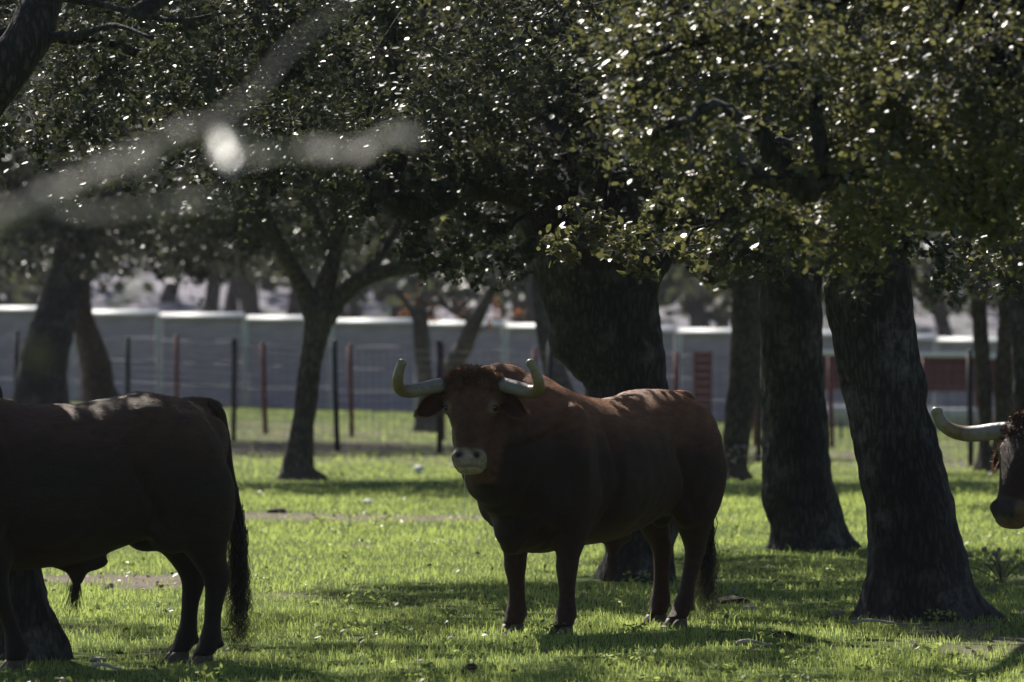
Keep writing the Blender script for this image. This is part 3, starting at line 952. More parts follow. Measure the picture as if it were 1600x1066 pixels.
def ring(c, u, v, a, bu, bd, n=28, e=2.2):
    t = np.linspace(0, 2 * np.pi, n, endpoint=False)
    cu, sv = np.cos(t), np.sin(t)
    x = np.sign(cu) * np.abs(cu) ** (2 / e) * a
    y = np.sign(sv) * np.abs(sv) ** (2 / e) * np.where(sv > 0, bu, bd)
    return np.asarray(c) + x[:, None] * np.asarray(u) + y[:, None] * np.asarray(v)

def loft(acc, rings):
    R = np.array(rings); m, n, _ = R.shape
    V = np.vstack([R.reshape(-1, 3), R[0].mean(0), R[-1].mean(0)])
    i = np.arange(m - 1)[:, None] * n; j = np.arange(n)[None]; j2 = (j + 1) % n
    Q = np.stack([i + j, i + j2, i + n + j2, i + n + j], -1).reshape(-1, 4)
    T = []
    for k in range(n):
        T.append((m * n, (k + 1) % n, k)); T.append((m * n + 1, (m - 1) * n + k, (m - 1) * n + (k + 1) % n))
    acc.add(V, Q, T)

def ell(acc, c, r, rot=None):
    n = 14
    rings = []
    for k in range(1, n):
        ph = -math.pi / 2 + math.pi * k / n
        rings.append(ring((0, 0, math.sin(ph)), (1, 0, 0), (0, 1, 0), math.cos(ph), math.cos(ph), math.cos(ph), 20, 2))
    a = Acc(); loft(a, rings); V, F = a.arrays()
    V = V * np.array(r)
    if rot is not None: V = V @ np.array(rot).T
    acc.add(V + np.array(c), F[0], F[1])

def bull(name, label, loc, yaw, poll, face_yaw, face_pitch, roll=0, scale=1.0, tone='red', legs_dx=(0, 0, 0, 0), seed=5, head_scale=1.0, tail_swing=0.0, horn_set='up', ear_len=.86, ear_back=0.0, fat=1.17):
    """local frame: +X forward, +Y left, Z up, origin on the ground under the barrel"""
    rng = np.random.default_rng(seed)
    A = Acc()
    X = np.array([1., 0, 0]); Yv = np.array([0, 1., 0]); Z = np.array([0, 0, 1.])
    # x, top, bottom, half width, exponent
    tor = [(-.93, 1.20, .98, .10, 2), (-.90, 1.27, .86, .19, 2.1), (-.82, 1.335, .74, .26, 2.2), (-.70, 1.375, .68, .305, 2.3), (-.55, 1.405, .66, .335, 2.4), (-.42, 1.41, .64, .34, 2.4),
           (-.25, 1.375, .585, .355, 2.3), (-.05, 1.355, .535, .385, 2.2), (.15, 1.36, .51, .395, 2.2), (.33, 1.39, .50, .375, 2.2), (.50, 1.44, .48, .35, 2.2), (.64, 1.475, .47, .325, 2.2),
           (.76, 1.49, .50, .29, 2.2), (.86, 1.49, .58, .25, 2.1), (.93, 1.48, .70, .20, 2)]
    tor = [((x if x > -.45 else -.45 + (x + .45) * .90), *q) for x, *q in tor]
    T = spline(np.array(tor), 40)
    loft(A, [ring((x, 0, (t + b) / 2), Yv, Z, w * .94, (t - b) / 2, (t - b) / 2, 36, e) for x, t, b, w, e in T])
    # head frame
    cy_, sy_ = math.cos(face_yaw), math.sin(face_yaw)
    nh = np.array([cy_, sy_, 0.])
    down = np.array([nh[0] * math.sin(face_pitch), nh[1] * math.sin(face_pitch), -math.cos(face_pitch)])
    nf = np.cross(down, np.cross(nh, down)); nf /= np.linalg.norm(nf)     # out of the forehead
    if nf.dot(nh) < 0: nf = -nf
    lat = np.cross(nf, -down); lat /= np.linalg.norm(lat)                  # animal's left
    if roll:
        cr, sr = math.cos(roll), math.sin(roll)
        down, lat = down * cr + lat * sr, lat * cr - down * sr
    pol = np.array(poll, float)
    hs = head_scale
    def H(a, s, n): return pol + hs * (down * a + lat * s + nf * n)
    # neck
    n0 = np.array([.62, 0, 1.02]); n3 = H(.10, 0, -.17)
    n1 = np.array([.86, 0, 1.08]); d01 = n3 - n1
    cps = [(*n0, .30, .44, .50, 0), (*n1, .255, .37, .365, .15), (*(n1 + d01 * .4 + Z * .02), .215, .28, .225, .45), (*(n1 + d01 * .75), .170, .225, .15, .8), (*n3, .14, .17, .12, 1)]
    S = spline(np.array(cps), 22)
    tang = np.gradient(S[:, :3], axis=0); tang /= np.linalg.norm(tang, axis=1)[:, None]
    rings = []
    for k in range(len(S)):
        t = tang[k]
        up = Z - t * Z.dot(t); up /= np.linalg.norm(up)
        w = S[k, 6]
        upv = up * (1 - w) + (-down - t * (-down).dot(t)) * w
        upv /= np.linalg.norm(upv)
        sd = np.cross(upv, t)
        rings.append(ring(S[k, :3], sd, upv, S[k, 3], S[k, 4], S[k, 5], 30, 2.1))
    loft(A, rings)
    # morrillo (crest) and dewlap
    cm = (n1 + n3) / 2
    ell(A, (.70, 0, 1.33), (.30, .15, .17))
    ell(A, tuple((np.array([.80, 0, 1.33]) + n3) / 2 + np.array([0, 0, .10])), (.26, .13, .13))
    ell(A, (.84, 0, .70), (.14, .11, .24))
    # shoulders, haunches, hooks, pins
    for s in (-1, 1):
        ell(A, (.60, s * .235, .98), (.20, .125, .36)); ell(A, (.70, s * .20, .80), (.15, .13, .20))
        ell(A, (-.61, s * .205, .98), (.24, .145, .34)); ell(A, (-.56, s * .215, .74), (.15, .10, .16)); ell(A, (-.80, s * .12, 1.16), (.09, .08, .14))
        ell(A, (.15, s * .24, .90), (.40, .14, .28))
    ell(A, (-.76, 0, 1.335), (.15, .045, .065))
    ell(A, (-.12, 0, .545), (.16, .045, .06)); ell(A, (-.105, 0, .49), (.05, .03, .075))
    ell(A, (-.56, 0, .70), (.085, .08, .12))
    # legs: x, y, z, r fore-aft, r lateral
    FL = [(.60, .215, 1.02, .19, .10), (.575, .225, .80, .165, .105), (.565, .215, .66, .120, .088), (.575, .205, .54, .088, .072), (.585, .20, .445, .064, .060), (.592, .198, .40, .064, .064), (.59, .198, .355, .056, .056),
          (.583, .197, .27, .045, .046), (.583, .197, .19, .046, .050), (.590, .197, .135, .056, .062), (.605, .197, .095, .052, .058), (.625, .197, .055, .055, .062)]
    HL = [(-.56, .15, 1.26, .10, .06), (-.60, .175, 1.10, .21, .12), (-.645, .195, .88, .225, .13), (-.665, .195, .74, .185, .110), (-.70, .19, .62, .120, .082), (-.745, .185, .52, .082, .060), (-.775, .18, .455, .070, .052), (-.772, .178, .40, .058, .050),
          (-.755, .177, .32, .047, .045), (-.74, .177, .21, .045, .047), (-.728, .177, .145, .056, .060), (-.705, .177, .095, .052, .057), (-.68, .177, .055, .055, .062)]
    feet = []
    for i, (src, s) in enumerate(((FL, 1), (FL, -1), (HL, 1), (HL, -1))):
        dx = legs_dx[i]
        rows = np.array([(x + dx * np.clip((.95 - z) / .9, 0, 1), s * y, z, a * (1.06 + (fat - 1) * float(smooth(.38, .60, z)) * (1 if i < 2 else .1)), b * (1.06 + (fat - 1) * float(smooth(.38, .60, z)))) for x, y, z, a, b in src])
        S = spline(rows, 44)
        loft(A, [ring(r[:3], X, Yv, r[3], r[4], r[4], 22, 2.1) for r in S])
        feet.append((rows[-1][0], rows[-1][1], i))
        # point of the hock / back of the knee, dewclaws
        if i > 1:
            ell(A, (rows[6][0] - .045, rows[6][1], .475), (.04, .028, .06))
        for q in (-1, 1):
            ell(A, (rows[-3][0] - .055, rows[-3][1] + q * .025, .115), (.022, .016, .022))
    # head, stations along the face: a, half width, front, back
    hd = [(-.055, .085, .02, .11), (-.035, .125, .045, .15), (.0, .148, .062, .18), (.06, .150, .072, .21), (.12, .150, .078, .235), (.165, .150, .080, .25), (.21, .138, .080, .255),
          (.26, .118, .078, .245), (.32, .102, .074, .215), (.375, .092, .068, .185), (.42, .092, .066, .135), (.455, .100, .068, .112), (.495, .098, .062, .092), (.525, .082, .048, .075), (.548, .052, .025, .05)]
    Hs = spline(np.array([(a, 0, 0, w, f, b) for a, w, f, b in hd]), 34)
    loft(A, [ring(H(r[0], 0, -.03), lat, nf, r[3] * hs, (r[4] + .03) * hs, (r[5] - .03) * hs, 32, 2.5) for r in Hs])
    Rm = np.array([lat, nf, down]).T
    for s in (-1, 1):
        ell(A, H(.165, s * .128, .012), (.042 * hs, .046 * hs, .046 * hs), Rm)       # brow and orbit
        ell(A, H(.30, s * .085, -.10), (.04 * hs, .09 * hs, .11 * hs), Rm)            # cheek
        ell(A, H(.462, s * .062, .035), (.042 * hs, .04 * hs, .036 * hs), Rm)         # nostril pads
        ell(A, H(.03, s * .145, -.02), (.05 * hs, .055 * hs, .05 * hs), Rm)           # horn root
        ell(A, H(.105, s * .155, -.045), (.04 * hs, .04 * hs, .032 * hs), Rm)         # ear root
    ell(A, H(-.03, 0, .0), (.125 * hs, .075 * hs, .045 * hs), Rm)
    ell(A, H(.50, 0, -.01), (.062 * hs, .055 * hs, .055 * hs), Rm)
    V, F = A.arrays()
    tmp = mesh_np('tmp', V, F, None)
    md = tmp.modifiers.new('r', 'REMESH'); md.mode = 'VOXEL'; md.voxel_size = .0125; md.use_smooth_shade = True
    ms = tmp.modifiers.new('s', 'SMOOTH'); ms.factor = .5; ms.iterations = 18
    dg = bpy.context.evaluated_depsgraph_get()
    me = bpy.data.meshes.new_from_object(tmp.evaluated_get(dg))
    bpy.data.objects.remove(tmp)
    nv = len(me.vertices)
    co = np.empty(nv * 3, np.float32); me.vertices.foreach_get("co", co); co = co.reshape(-1, 3).astype(float)
    no = np.empty(nv * 3, np.float32); me.vertices.foreach_get("normal", no); no = no.reshape(-1, 3).astype(float)
    # head coordinates of every vertex
    rel = (co - pol) / hs
    ha, hsd, hn = rel @ down, rel @ lat, rel @ nf
    tt_ = np.clip(ha / .5, 0, 1)
    head_w = smooth(1.40, 1.0, np.sqrt((hsd / .20) ** 2 + ((hn + .07 - .06 * tt_) / .20) ** 2) / (1 - .3 * tt_)) * smooth(-.10, -.05, ha) * smooth(.60, .56, ha)
    # relief: muscle folds, wrinkles on neck, ribs, poll curls
    x, y, z = co.T
    f1 = fbm(co * 4.5, 3, seed) * .017
    sid = np.abs(y) > .12
    f1 = f1 - .024 * np.exp(-((x - .37 - .05 * np.sin(z * 5)) / .035) ** 2) * smooth(.55, .7, z) * smooth(1.35, 1.15, z) * sid
    f1 = f1 + .016 * np.exp(-(((x + .46) / .10) ** 2 + ((z - 1.31) / .07) ** 2)) * (np.abs(y) > .13)
    f1 = f1 - .020 * np.exp(-(((x + .34) / .09) ** 2 + ((z - 1.08) / .16) ** 2)) * sid
    f1 = f1 - .020 * np.exp(-((x + .44 - .5 * (z - .8)) / .035) ** 2) * smooth(.62, .7, z) * smooth(1.15, .95, z) * sid
    f1 = f1 + .020 * np.exp(-(((x - .62) / .06) ** 2 + ((z - .95) / .22) ** 2)) * sid
    f1 = f1 - .022 * np.exp(-((z - 1.20 + .35 * (x - .7)) / .03) ** 2) * smooth(.55, .7, x) * sid
    neck = smooth(.55, .8, x) * (1 - head_w)
    wr = np.sin((x * 1.0 + z * .35) * 62 + 3 * fbm(co * 3, 2, 9)) * .0050 * neck * smooth(1.3, 1.0, z)
    ribs = np.sin(x * 46 - z * 9) * .0005 * smooth(-.35, -.2, x) * smooth(.45, .3, x) * smooth(.6, .75, z) * smooth(1.25, 1.1, z)
    poll_w = head_w * smooth(.125, .04, ha) * smooth(-.16, -.05, hn)
    curls = fbm(co * 38, 2, 21) * .010 * poll_w
    leg_w = smooth(.6, .5, z) 
    disp = f1 * (1 - .75 * head_w) * (1 - .8 * leg_w) + wr + ribs + curls
    # nostrils, mouth, eye sockets
    nos = 0
    for s in (-1, 1):
        dn = ((hsd - s * .050) / .020) ** 2 + ((ha - .450 - .25 * (np.abs(hsd) - .05)) / .018) ** 2
        nos = nos + np.exp(-dn) * (hn > .0) * head_w
        disp = disp + .007 * np.exp(-(((hsd - s * .056) / .032) ** 2 + ((ha - .448) / .028) ** 2)) * (hn > 0) * head_w
        de = ((hn - .012) / .024) ** 2 + ((ha - .172) / .018) ** 2
        disp = disp - .010 * np.exp(-de) * (np.sign(hsd) == s) * head_w
        # tear groove and brow ridge
        disp = disp + .006 * np.exp(-((ha - .14) / .014) ** 2) * np.exp(-((hn - .03) / .03) ** 2) * head_w * (np.sign(hsd) == s)
    mouth = np.exp(-((ha - .508 - 1.6 * hsd ** 2) / .006) ** 2) * head_w * (hn > -.09)
    disp = disp - (.020 if tone != 'black' else .010) * nos - .004 * mouth
    co = co + no * disp[:, None]
    me.vertices.foreach_set("co", co.astype(np.float32).ravel()); me.update()
    # coat colour, with sun rim on the back and flank shade painted in
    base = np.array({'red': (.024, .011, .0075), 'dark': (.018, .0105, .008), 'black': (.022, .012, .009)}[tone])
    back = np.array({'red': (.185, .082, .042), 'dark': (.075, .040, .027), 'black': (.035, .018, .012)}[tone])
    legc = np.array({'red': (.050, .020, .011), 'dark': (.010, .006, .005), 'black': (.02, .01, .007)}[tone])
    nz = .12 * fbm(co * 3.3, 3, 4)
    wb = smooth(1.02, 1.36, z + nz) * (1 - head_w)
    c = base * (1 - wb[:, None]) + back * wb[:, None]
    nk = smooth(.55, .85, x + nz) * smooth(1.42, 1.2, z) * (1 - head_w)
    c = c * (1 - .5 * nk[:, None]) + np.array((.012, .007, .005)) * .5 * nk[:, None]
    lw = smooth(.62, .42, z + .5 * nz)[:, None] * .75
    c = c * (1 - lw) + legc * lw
    hc = np.array({'red': (.120, .060, .038), 'dark': (.07, .03, .018), 'black': (.034, .016, .010)}[tone])
    hw = head_w[:, None]
    c = c * (1 - hw) + hc * hw
    dk = smooth(.1, .3, np.abs(hsd) * 0 + .30 - np.abs(ha - .30)) * smooth(.07, .02, np.abs(hsd)) * head_w * .45
    c = c * (1 - dk[:, None]) + np.array((.03, .018, .014)) * dk[:, None]
    # pale ring round the eye and muzzle
    er = 0
    for s in (-1, 1):
        de = np.sqrt(((hn - .034) / .042) ** 2 + ((ha - .178) / .042) ** 2 + ((np.abs(hsd) - .134) / .042) ** 2)
        er = er + smooth(1.25, .7, de) * (np.sign(hsd) == s) * (np.abs(hsd) > .08)
    er = np.clip(er, 0, 1) * head_w * .8
    c = c * (1 - er[:, None]) + np.array((.24, .17, .115)) * er[:, None]
    mz = smooth(.405, .43, ha + .012 * fbm(co * 22, 2, 3) - .14 * smooth(.03, -.06, hn)) * head_w * smooth(-.07, -.04, hn)
    if tone == 'black':
        pad = mz * smooth(.03, .06, hn + .2 * (.5 - np.abs(hsd) * 6).clip(0, .2)) 
        c = c * (1 - mz[:, None]) + np.array((.12, .078, .052)) * mz[:, None]
        pd = (mz * smooth(.085, .06, np.abs(hsd)) * smooth(-.02, .02, hn) * smooth(.53, .50, ha))[:, None]
        c = c * (1 - pd) + np.array((.028, .028, .034)) * pd
    else:
        c = c * (1 - mz[:, None]) + np.array((.40, .33, .27)) * mz[:, None]
        pk = (mz * smooth(.505, .53, ha) )[:, None]
        c = c * (1 - pk) + np.array((.50, .42, .30)) * pk
        sp = (mz * smooth(.25, .45, fbm(co * 60, 2, 8)) * .5)[:, None]
        c = c * (1 - sp) + np.array((.12, .10, .09)) * sp
    dn = np.clip(nos * 1.6, 0, 1)[:, None]
    c = c * (1 - dn) + np.array((.012, .010, .009)) * dn
    mm = np.clip(mouth * .6, 0, .38)[:, None]
    c = c * (1 - mm) + np.array((.03, .022, .018)) * mm
    # scuffed grey patch with old mud on the rump
    mud = (smooth(-.80, -.88, x) * smooth(.02, .3, fbm(co * 6, 3, 15) + .1) * smooth(.95, 1.1, z) * smooth(1.32, 1.2, z))[:, None] * (.8 if tone == 'red' else .35)
    c = c * (1 - mud) + np.array((.13, .125, .13)) * mud
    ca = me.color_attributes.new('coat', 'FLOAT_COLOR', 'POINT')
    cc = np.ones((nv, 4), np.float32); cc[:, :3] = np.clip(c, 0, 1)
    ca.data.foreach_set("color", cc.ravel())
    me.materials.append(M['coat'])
    root = empty(name, loc, label, 'bull', 'dark fighting bulls under the oaks')
    root.rotation_euler = (0, 0, yaw); root.scale = (scale,) * 3
    me.name = 'body'
    body = bpy.data.objects.new('body', me); COL.objects.link(body); body.parent = root
    # horns
    for s in (-1, 1):
        if horn_set == 'up':
            pts = [(.03, .10, -.02, .048), (.032, .155, -.015, .047), (.045, .215, 0, .045), (.066, .285, .025, .043), (.084, .350, .05, .041), (.084, .392, .085, .0385), (.055, .405, .125, .035), (.008, .394, .165, .032), (-.030, .378, .195, .028), (-.060, .362, .21, .0235), (-.066, .360, .21, .016)]
        else:
            pts = [(.03, .10, -.02, .050), (.030, .155, -.015, .049), (.045, .23, .01, .047), (.064, .31, .03, .045), (.076, .38, .06, .042), (.072, .435, .10, .039), (.050, .468, .14, .035), (.018, .480, .17, .031), (-.010, .480, .19, .027), (-.016, .480, .192, .019)]
        rows = np.array([(*H(a, s * q, n), r * hs * .93) for a, q, n, r in pts])
        S = spline(rows, 60)
        # growth rings near the root
        S[:, 3] *= 1 + .018 * np.sin(np.arange(60) * 1.7) * smooth(30, 0, np.arange(60))
        Vh, Qh, Th = tube(S[:, :3], S[:, 3], 20)
        tt = np.concatenate([np.repeat(np.linspace(0, 1, 60), 20), [0, 1.3]])
        mesh_np('horn', Vh, [Qh, Th], M['horn'], body, attrs={'t': (tt, 'F')})
        # eye
        e = Acc(); ell(e, H(.174, s * .136, .028), (.021 * hs, .025 * hs, .022 * hs), Rm); e.build('eye', M['eye'], body)
        # ear: a cupped leaf of skin, thicker at the root, opening forwards and drooping
        nu, nvv = 16, 13
        EV = []
        for side in (0, 1):
            for i in range(nu):
                u = i / (nu - 1)
                wd = .074 * (math.sin(math.pi * min(1, (u * .86 + .10))) ** .75) * (1.0 - .15 * u)
                for j in range(nvv):
                    v = -1 + 2 * j / (nvv - 1)
                    lx = .150 + .190 * u * ear_len
                    cup = -.045 * (1 - v * v) * (1 - .5 * u) - .012 * side * (1 - .9 * v * v)
                    EV.append(H(.118 + v * wd + .045 * u * u + .035 * u, s * lx, -.02 + cup + (.035 - ear_back) * u + (0.012 * math.sin(6 * u) * v)))
        EV = np.array(EV)
        i = (np.arange(nu - 1)[:, None] * nvv + np.arange(nvv - 1)[None]).reshape(-1)
        q0 = np.stack([i, i + 1, i + nvv + 1, i + nvv], -1)
        b_ = nu * nvv
        q1 = q0[:, ::-1] + b_
        rim = [k * nvv for k in range(nu)] + [(nu - 1) * nvv + k for k in range(1, nvv)] + [k * nvv + nvv - 1 for k in range(nu - 2, -1, -1)]
        qr = [(rim[k], rim[k + 1], rim[k + 1] + b_, rim[k] + b_) for k in range(len(rim) - 1)]
        vv = np.tile(np.abs(np.linspace(-1, 1, nvv)), nu)
        uu = np.repeat(np.linspace(0, 1, nu), nvv)
        rr = np.concatenate([.12 + .85 * np.maximum(vv ** 6, uu ** 10), .35 + .3 * vv ** 4])  # rim and tip lighter, sunlit rim glow put into the colour
        ear = mesh_np('ear', EV, [np.vstack([q0, q1, np.array(qr)])], M['ear'], body, attrs={'rnd': (rr, 'F')})
        # fringe of hair along the ear rim, light to match the painted glow
        rp = EV[np.array(rim)]
        cs = EV[:b_].mean(0)
        n_h = 520
        k = rng.integers(0, len(rp) - 1, n_h); t = rng.random(n_h)[:, None]
        B = rp[k] * (1 - t) + rp[k + 1] * t
        dd = B - cs; dd /= np.linalg.norm(dd, axis=1)[:, None]
        strands(B, dd + rng.normal(0, .35, B.shape) - np.array([0, 0, .25]), rng.uniform(.012, .034, n_h), .0013, .25, 'ear_fringe', M['hair_brown'], ear, rng, tone=.85, segs=2)
    # cloven hooves
    for fx, fy, i in feet:
        a = Acc()
        for q in (-1, 1):
            R = []
            for z0, ax, bx, ox in ((.0, .066, .033, .018), (.02, .062, .032, .014), (.045, .052, .029, .004), (.062, .044, .026, -.004)):
                R.append(ring((fx + ox, fy + q * .031, z0), X, Yv, ax, bx, bx, 16, 2.3))
            loft(a, R)
        a.build('hoof', M['hoof'], body)
    # tail: dock over the rump, then hanging stem and a long wavy switch
    sw = tail_swing
    tp = spline(np.array([(-.80, 0, 1.345, .038), (-.86, 0, 1.315, .036), (-.895, 0, 1.22, .030), (-.93, sw * .3, 1.02, .024), (-.975, sw * .7, .84, .020), (-1.005, sw, .68, .016), (-1.01, sw, .60, .010)]), 40)
    Vt, Qt, Tt = tube(tp[:, :3], tp[:, 3], 12)
    tc_ = np.ones((len(Vt), 3)) * np.array((.03, .016, .011))
    tail = mesh_np('tail', Vt, [Qt, Tt], M['coat'], body, attrs={'coat': (tc_, 'COLOR')})
    n_t = 420
    kk = rng.integers(22, 40, n_t)
    B = tp[kk, :3] + rng.normal(0, .012, (n_t, 3))
    Ls = (B[:, 2] - rng.uniform(.02, .42, n_t) ** 1.15).clip(.12, .8)
    strands(B, np.array([0, 0, -1.]) + rng.normal(0, .042, B.shape), Ls, .0032, .5, 'tail_switch', M['hair_dark'], tail, rng, tone=.25, segs=20, wave=.036)
    # tuft under the sheath
    n_s = 110
    B = np.array([-.10, 0, .435]) + rng.normal(0, .014, (n_s, 3))
    strands(B, np.array([.12, 0, -1.]) + rng.normal(0, .16, B.shape), rng.uniform(.08, .19, n_s), .0026, .5, 'sheath_tuft', M['hair_dark'], body, rng, tone=.2, segs=6, wave=.006)
    # curls on the poll and forehead
    sel = np.where((poll_w > .5) & (no @ nf > -.2))[0]
    if len(sel):
        k = rng.choice(sel, 5200)
        B = co[k] + rng.normal(0, .004, (len(k), 3))
        cl = np.stack([vnoise(B * 24, 1), vnoise(B * 24, 2), vnoise(B * 24, 3)], -1)
        dirs = no[k] * .55 + down * .35 + cl * 1.3
        strands(B, dirs, rng.uniform(.009, .022, len(k)), .0018, .4, 'poll_curls', M['hair_brown'] if tone != 'black' else M['hair_dark'], body, rng, tone=.66, segs=4, wave=.004)
    # short coat hair along crest, back and rump so that the outline is furred
    sel = np.where((no[:, 2] > -.3) & (z > .55) & (head_w < .3))[0]
    k = rng.choice(sel, 15000)
    B = co[k]
    dirs = no[k] * .32 + np.array([-1., 0, -.25])
    strands(B, dirs + rng.normal(0, .15, B.shape), rng.uniform(.008, .020, len(k)), .0010, .6, 'coat_hair', M['hair_brown'] if tone != 'black' else M['hair_dark'], body, rng, tone=.3 if tone == 'red' else .12, segs=1)
    sel = np.where(head_w > .5)[0]; sel = sel[ha[sel] < .40]
    k = rng.choice(sel, 5000)
    dirs = no[k] * .3 + down * .9
    strands(co[k], dirs + rng.normal(0, .15, (5000, 3)), rng.uniform(.006, .014, 5000), .0010, .6, 'face_hair', M['hair_brown'] if tone != 'black' else M['hair_dark'], body, rng, tone=.25, segs=1)
    return root, H, body

def strands(B, dirs, L, w, taper, name, mat, parent, rng, tone=.4, segs=4, wave=0.0):
    """thin tapering flat hairs from the points B"""
    n = len(B)
    d = dirs / (np.linalg.norm(dirs, axis=1)[:, None] + 1e-9)
    L = np.broadcast_to(np.asarray(L), (n,))[:, None]
    sd = np.cross(d, rng.normal(size=(n, 3))); sd /= np.linalg.norm(sd, axis=1)[:, None] + 1e-9
    ph = rng.uniform(0, 6.28, (n, 1)); fr = rng.uniform(8, 15, (n, 1))
    s2 = np.cross(d, sd)
    rows = []
    for k in range(segs + 1):
        t = k / segs
        p = B + d * L * t
        if wave:
            p = p + sd * wave * t * np.sin(ph + fr * t * L * 4) + s2 * wave * t * np.cos(ph * 1.3 + fr * t * L * 3.3)
            p[:, 2] -= 0
        ww = w * (1 - t * (1 - .15)) 
        rows.append(p - sd * ww); rows.append(p + sd * ww)
    V = np.stack(rows, 1).reshape(-1, 3)
    m = 2 * (segs + 1)
    F = np.array([(2 * k, 2 * k + 1, 2 * k + 3, 2 * k + 2) for k in range(segs)])
    Q = ((np.arange(n) * m)[:, None, None] + F[None]).reshape(-1, 4)
    r = np.repeat(np.clip(tone + rng.normal(0, .2, n), 0, 1), m)
    o = mesh_np(name, V, Q, mat, parent, smooth_=False, attrs={'rnd': (r, 'F')})
    o['kind'] = 'stuff'
    return o

D_B = 33.0
xB = (942 - 800) * D_B / FPX
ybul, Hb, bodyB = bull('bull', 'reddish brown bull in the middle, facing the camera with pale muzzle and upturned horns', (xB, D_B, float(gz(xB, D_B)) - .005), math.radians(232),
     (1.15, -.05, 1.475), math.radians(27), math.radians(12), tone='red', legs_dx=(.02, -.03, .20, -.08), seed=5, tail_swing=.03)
# thread of drool from the chin
a = Acc()
q0 = Hb(.55, .02, .02); 
V, Q, T = tube(spline(np.array([(*q0, .0016), (*(q0 + [0.005, 0, -.16]), .0009), (*(q0 + [0, .004, -.42]), .0007), (*(q0 + [.002, 0, -.45]), .0022), (*(q0 + [.002, 0, -.46]), .0008)]), 20)[:, :3], .001, 5)
a.add(V, Q, T)
a.build('drool', M['coping'], bodyB)

D_A = 29.7
xA = (90 - 800) * D_A / FPX
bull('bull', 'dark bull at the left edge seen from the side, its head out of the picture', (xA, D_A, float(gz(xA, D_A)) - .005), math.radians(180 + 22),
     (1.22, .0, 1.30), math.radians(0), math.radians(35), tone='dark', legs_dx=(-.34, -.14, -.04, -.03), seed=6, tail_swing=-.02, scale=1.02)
D_C = 31.6
pC = P(1612, 696, D_C)
yawC = math.radians(218)
fw = np.array([math.cos(yawC), math.sin(yawC)]); lf = np.array([-math.sin(yawC), math.cos(yawC)])
cxy = pC[:2] - fw * 1.16 * 1.03 - lf * .02
bull('bull', 'dark bull at the right edge, only its horned head showing past the leaning oak', (cxy[0], cxy[1], float(gz(*cxy)) - .005), yawC,
     (1.16, .02, 1.205), math.radians(7), math.radians(21), tone='black', seed=8, scale=1.03, horn_set='wide', ear_len=.55, ear_back=.09, head_scale=1.07)

# ------------------------------------------------------------------ the blurred twig close to the camera, on an added unseen oak
DF = 7.2
tw0 = empty('holm_oak', (-4.6, 6.2, 0), 'pale blurred twig crossing the upper left, on an added unseen oak that screens sky light', 'tree')
o0 = np.array(tw0.location)
def near_tube(rows, name, parent):
    pts = np.array([[*P(a, b, DF + dd), w / 2 * DF / FPX] for a, b, dd, w in rows])
    s = spline(pts, 50)
    s[:, :3] += .0012 * fbm(s[:, :3] * 60, 2, 3)[:, None]
    V, Q, T = tube(s[:, :3], s[:, 3], 10)
    return mesh_np(name, V - o0, [Q, T], M['bark_pale'], parent)
st = near_tube([(-520, 560, .1, 26), (-240, 450, .06, 24), (-40, 360, 0, 22), (110, 290, 0, 20), (230, 232, 0, 18), (330, 200, 0, 14), (410, 232, .02, 11), (500, 240, .05, 12), (580, 226, .1, 13), (650, 205, .1, 9)], 'stem', tw0)
def screen_oak():
    rng = np.random.default_rng(91)
    ta = Acc()
    add_limb(ta, *(lambda q: (q[:, :3], q[:, 3]))(spline(np.array([(-4.6, 6.2, -.2, .40), (-4.55, 6.2, .4, .32), (-4.4, 6.1, 1.4, .27), (-4.3, 6.0, 2.4, .26), (-3.9, 5.9, 3.4, .2), (-3.1, 4.9, 4.4, .12), (-2.2, 3.4, 5.0, .06)]), 120)), 40, .03, 3, foot=0.0)
    add_limb(ta, *(lambda q: (q[:, :3], q[:, 3]))(spline(np.array([(-4.3, 6.0, 2.0, .16), (-3.6, 5.8, 2.3, .10), (-2.6, 6.6, 2.2, .04), (-1.7, 7.2, 1.95, .016), (P(-520, 560, DF + .1)[0], DF + .1, P(-520, 560, DF + .1)[2], .009)]), 60)), 16, .01, 4)
    ta.V = [v - o0 for v in ta.V]
    ta.build('trunk', M['bark'], tw0)
    cl = crown_clumps((-2.2, 2.2, 5.6), (4.6, 4.4, 1.9), .62, .42, rng, 3.6, hollow=.2)  # unseen crown added above the camera to cut sky fill
    out = grow_crown(cl, 6, .10, 60, rng, Acc(), False, .9)
    crown_mesh('crown', [(v - o0, f, q) for v, f, q in out], M['leaf_cold'], tw0)
screen_oak()
near_tube([(60, 312, 0, 14), (130, 335, -.05, 10), (220, 325, -.1, 8), (300, 318, -.1, 7), (360, 300, -.1, 5)], 'side_shoot', tw0)
near_tube([(300, 212, 0, 10), (390, 150, .1, 7), (470, 60, .2, 6), (560, -10, .25, 5)], 'side_shoot', tw0)
M['leaf_gloss'] = leaf_mat('glossy_pale_leaf', (.4, .4, .4), (.5, .5, .5), (.6, .6, .6), (.5, .5, .5), rough=.42, tw=.2, spec=1.0)
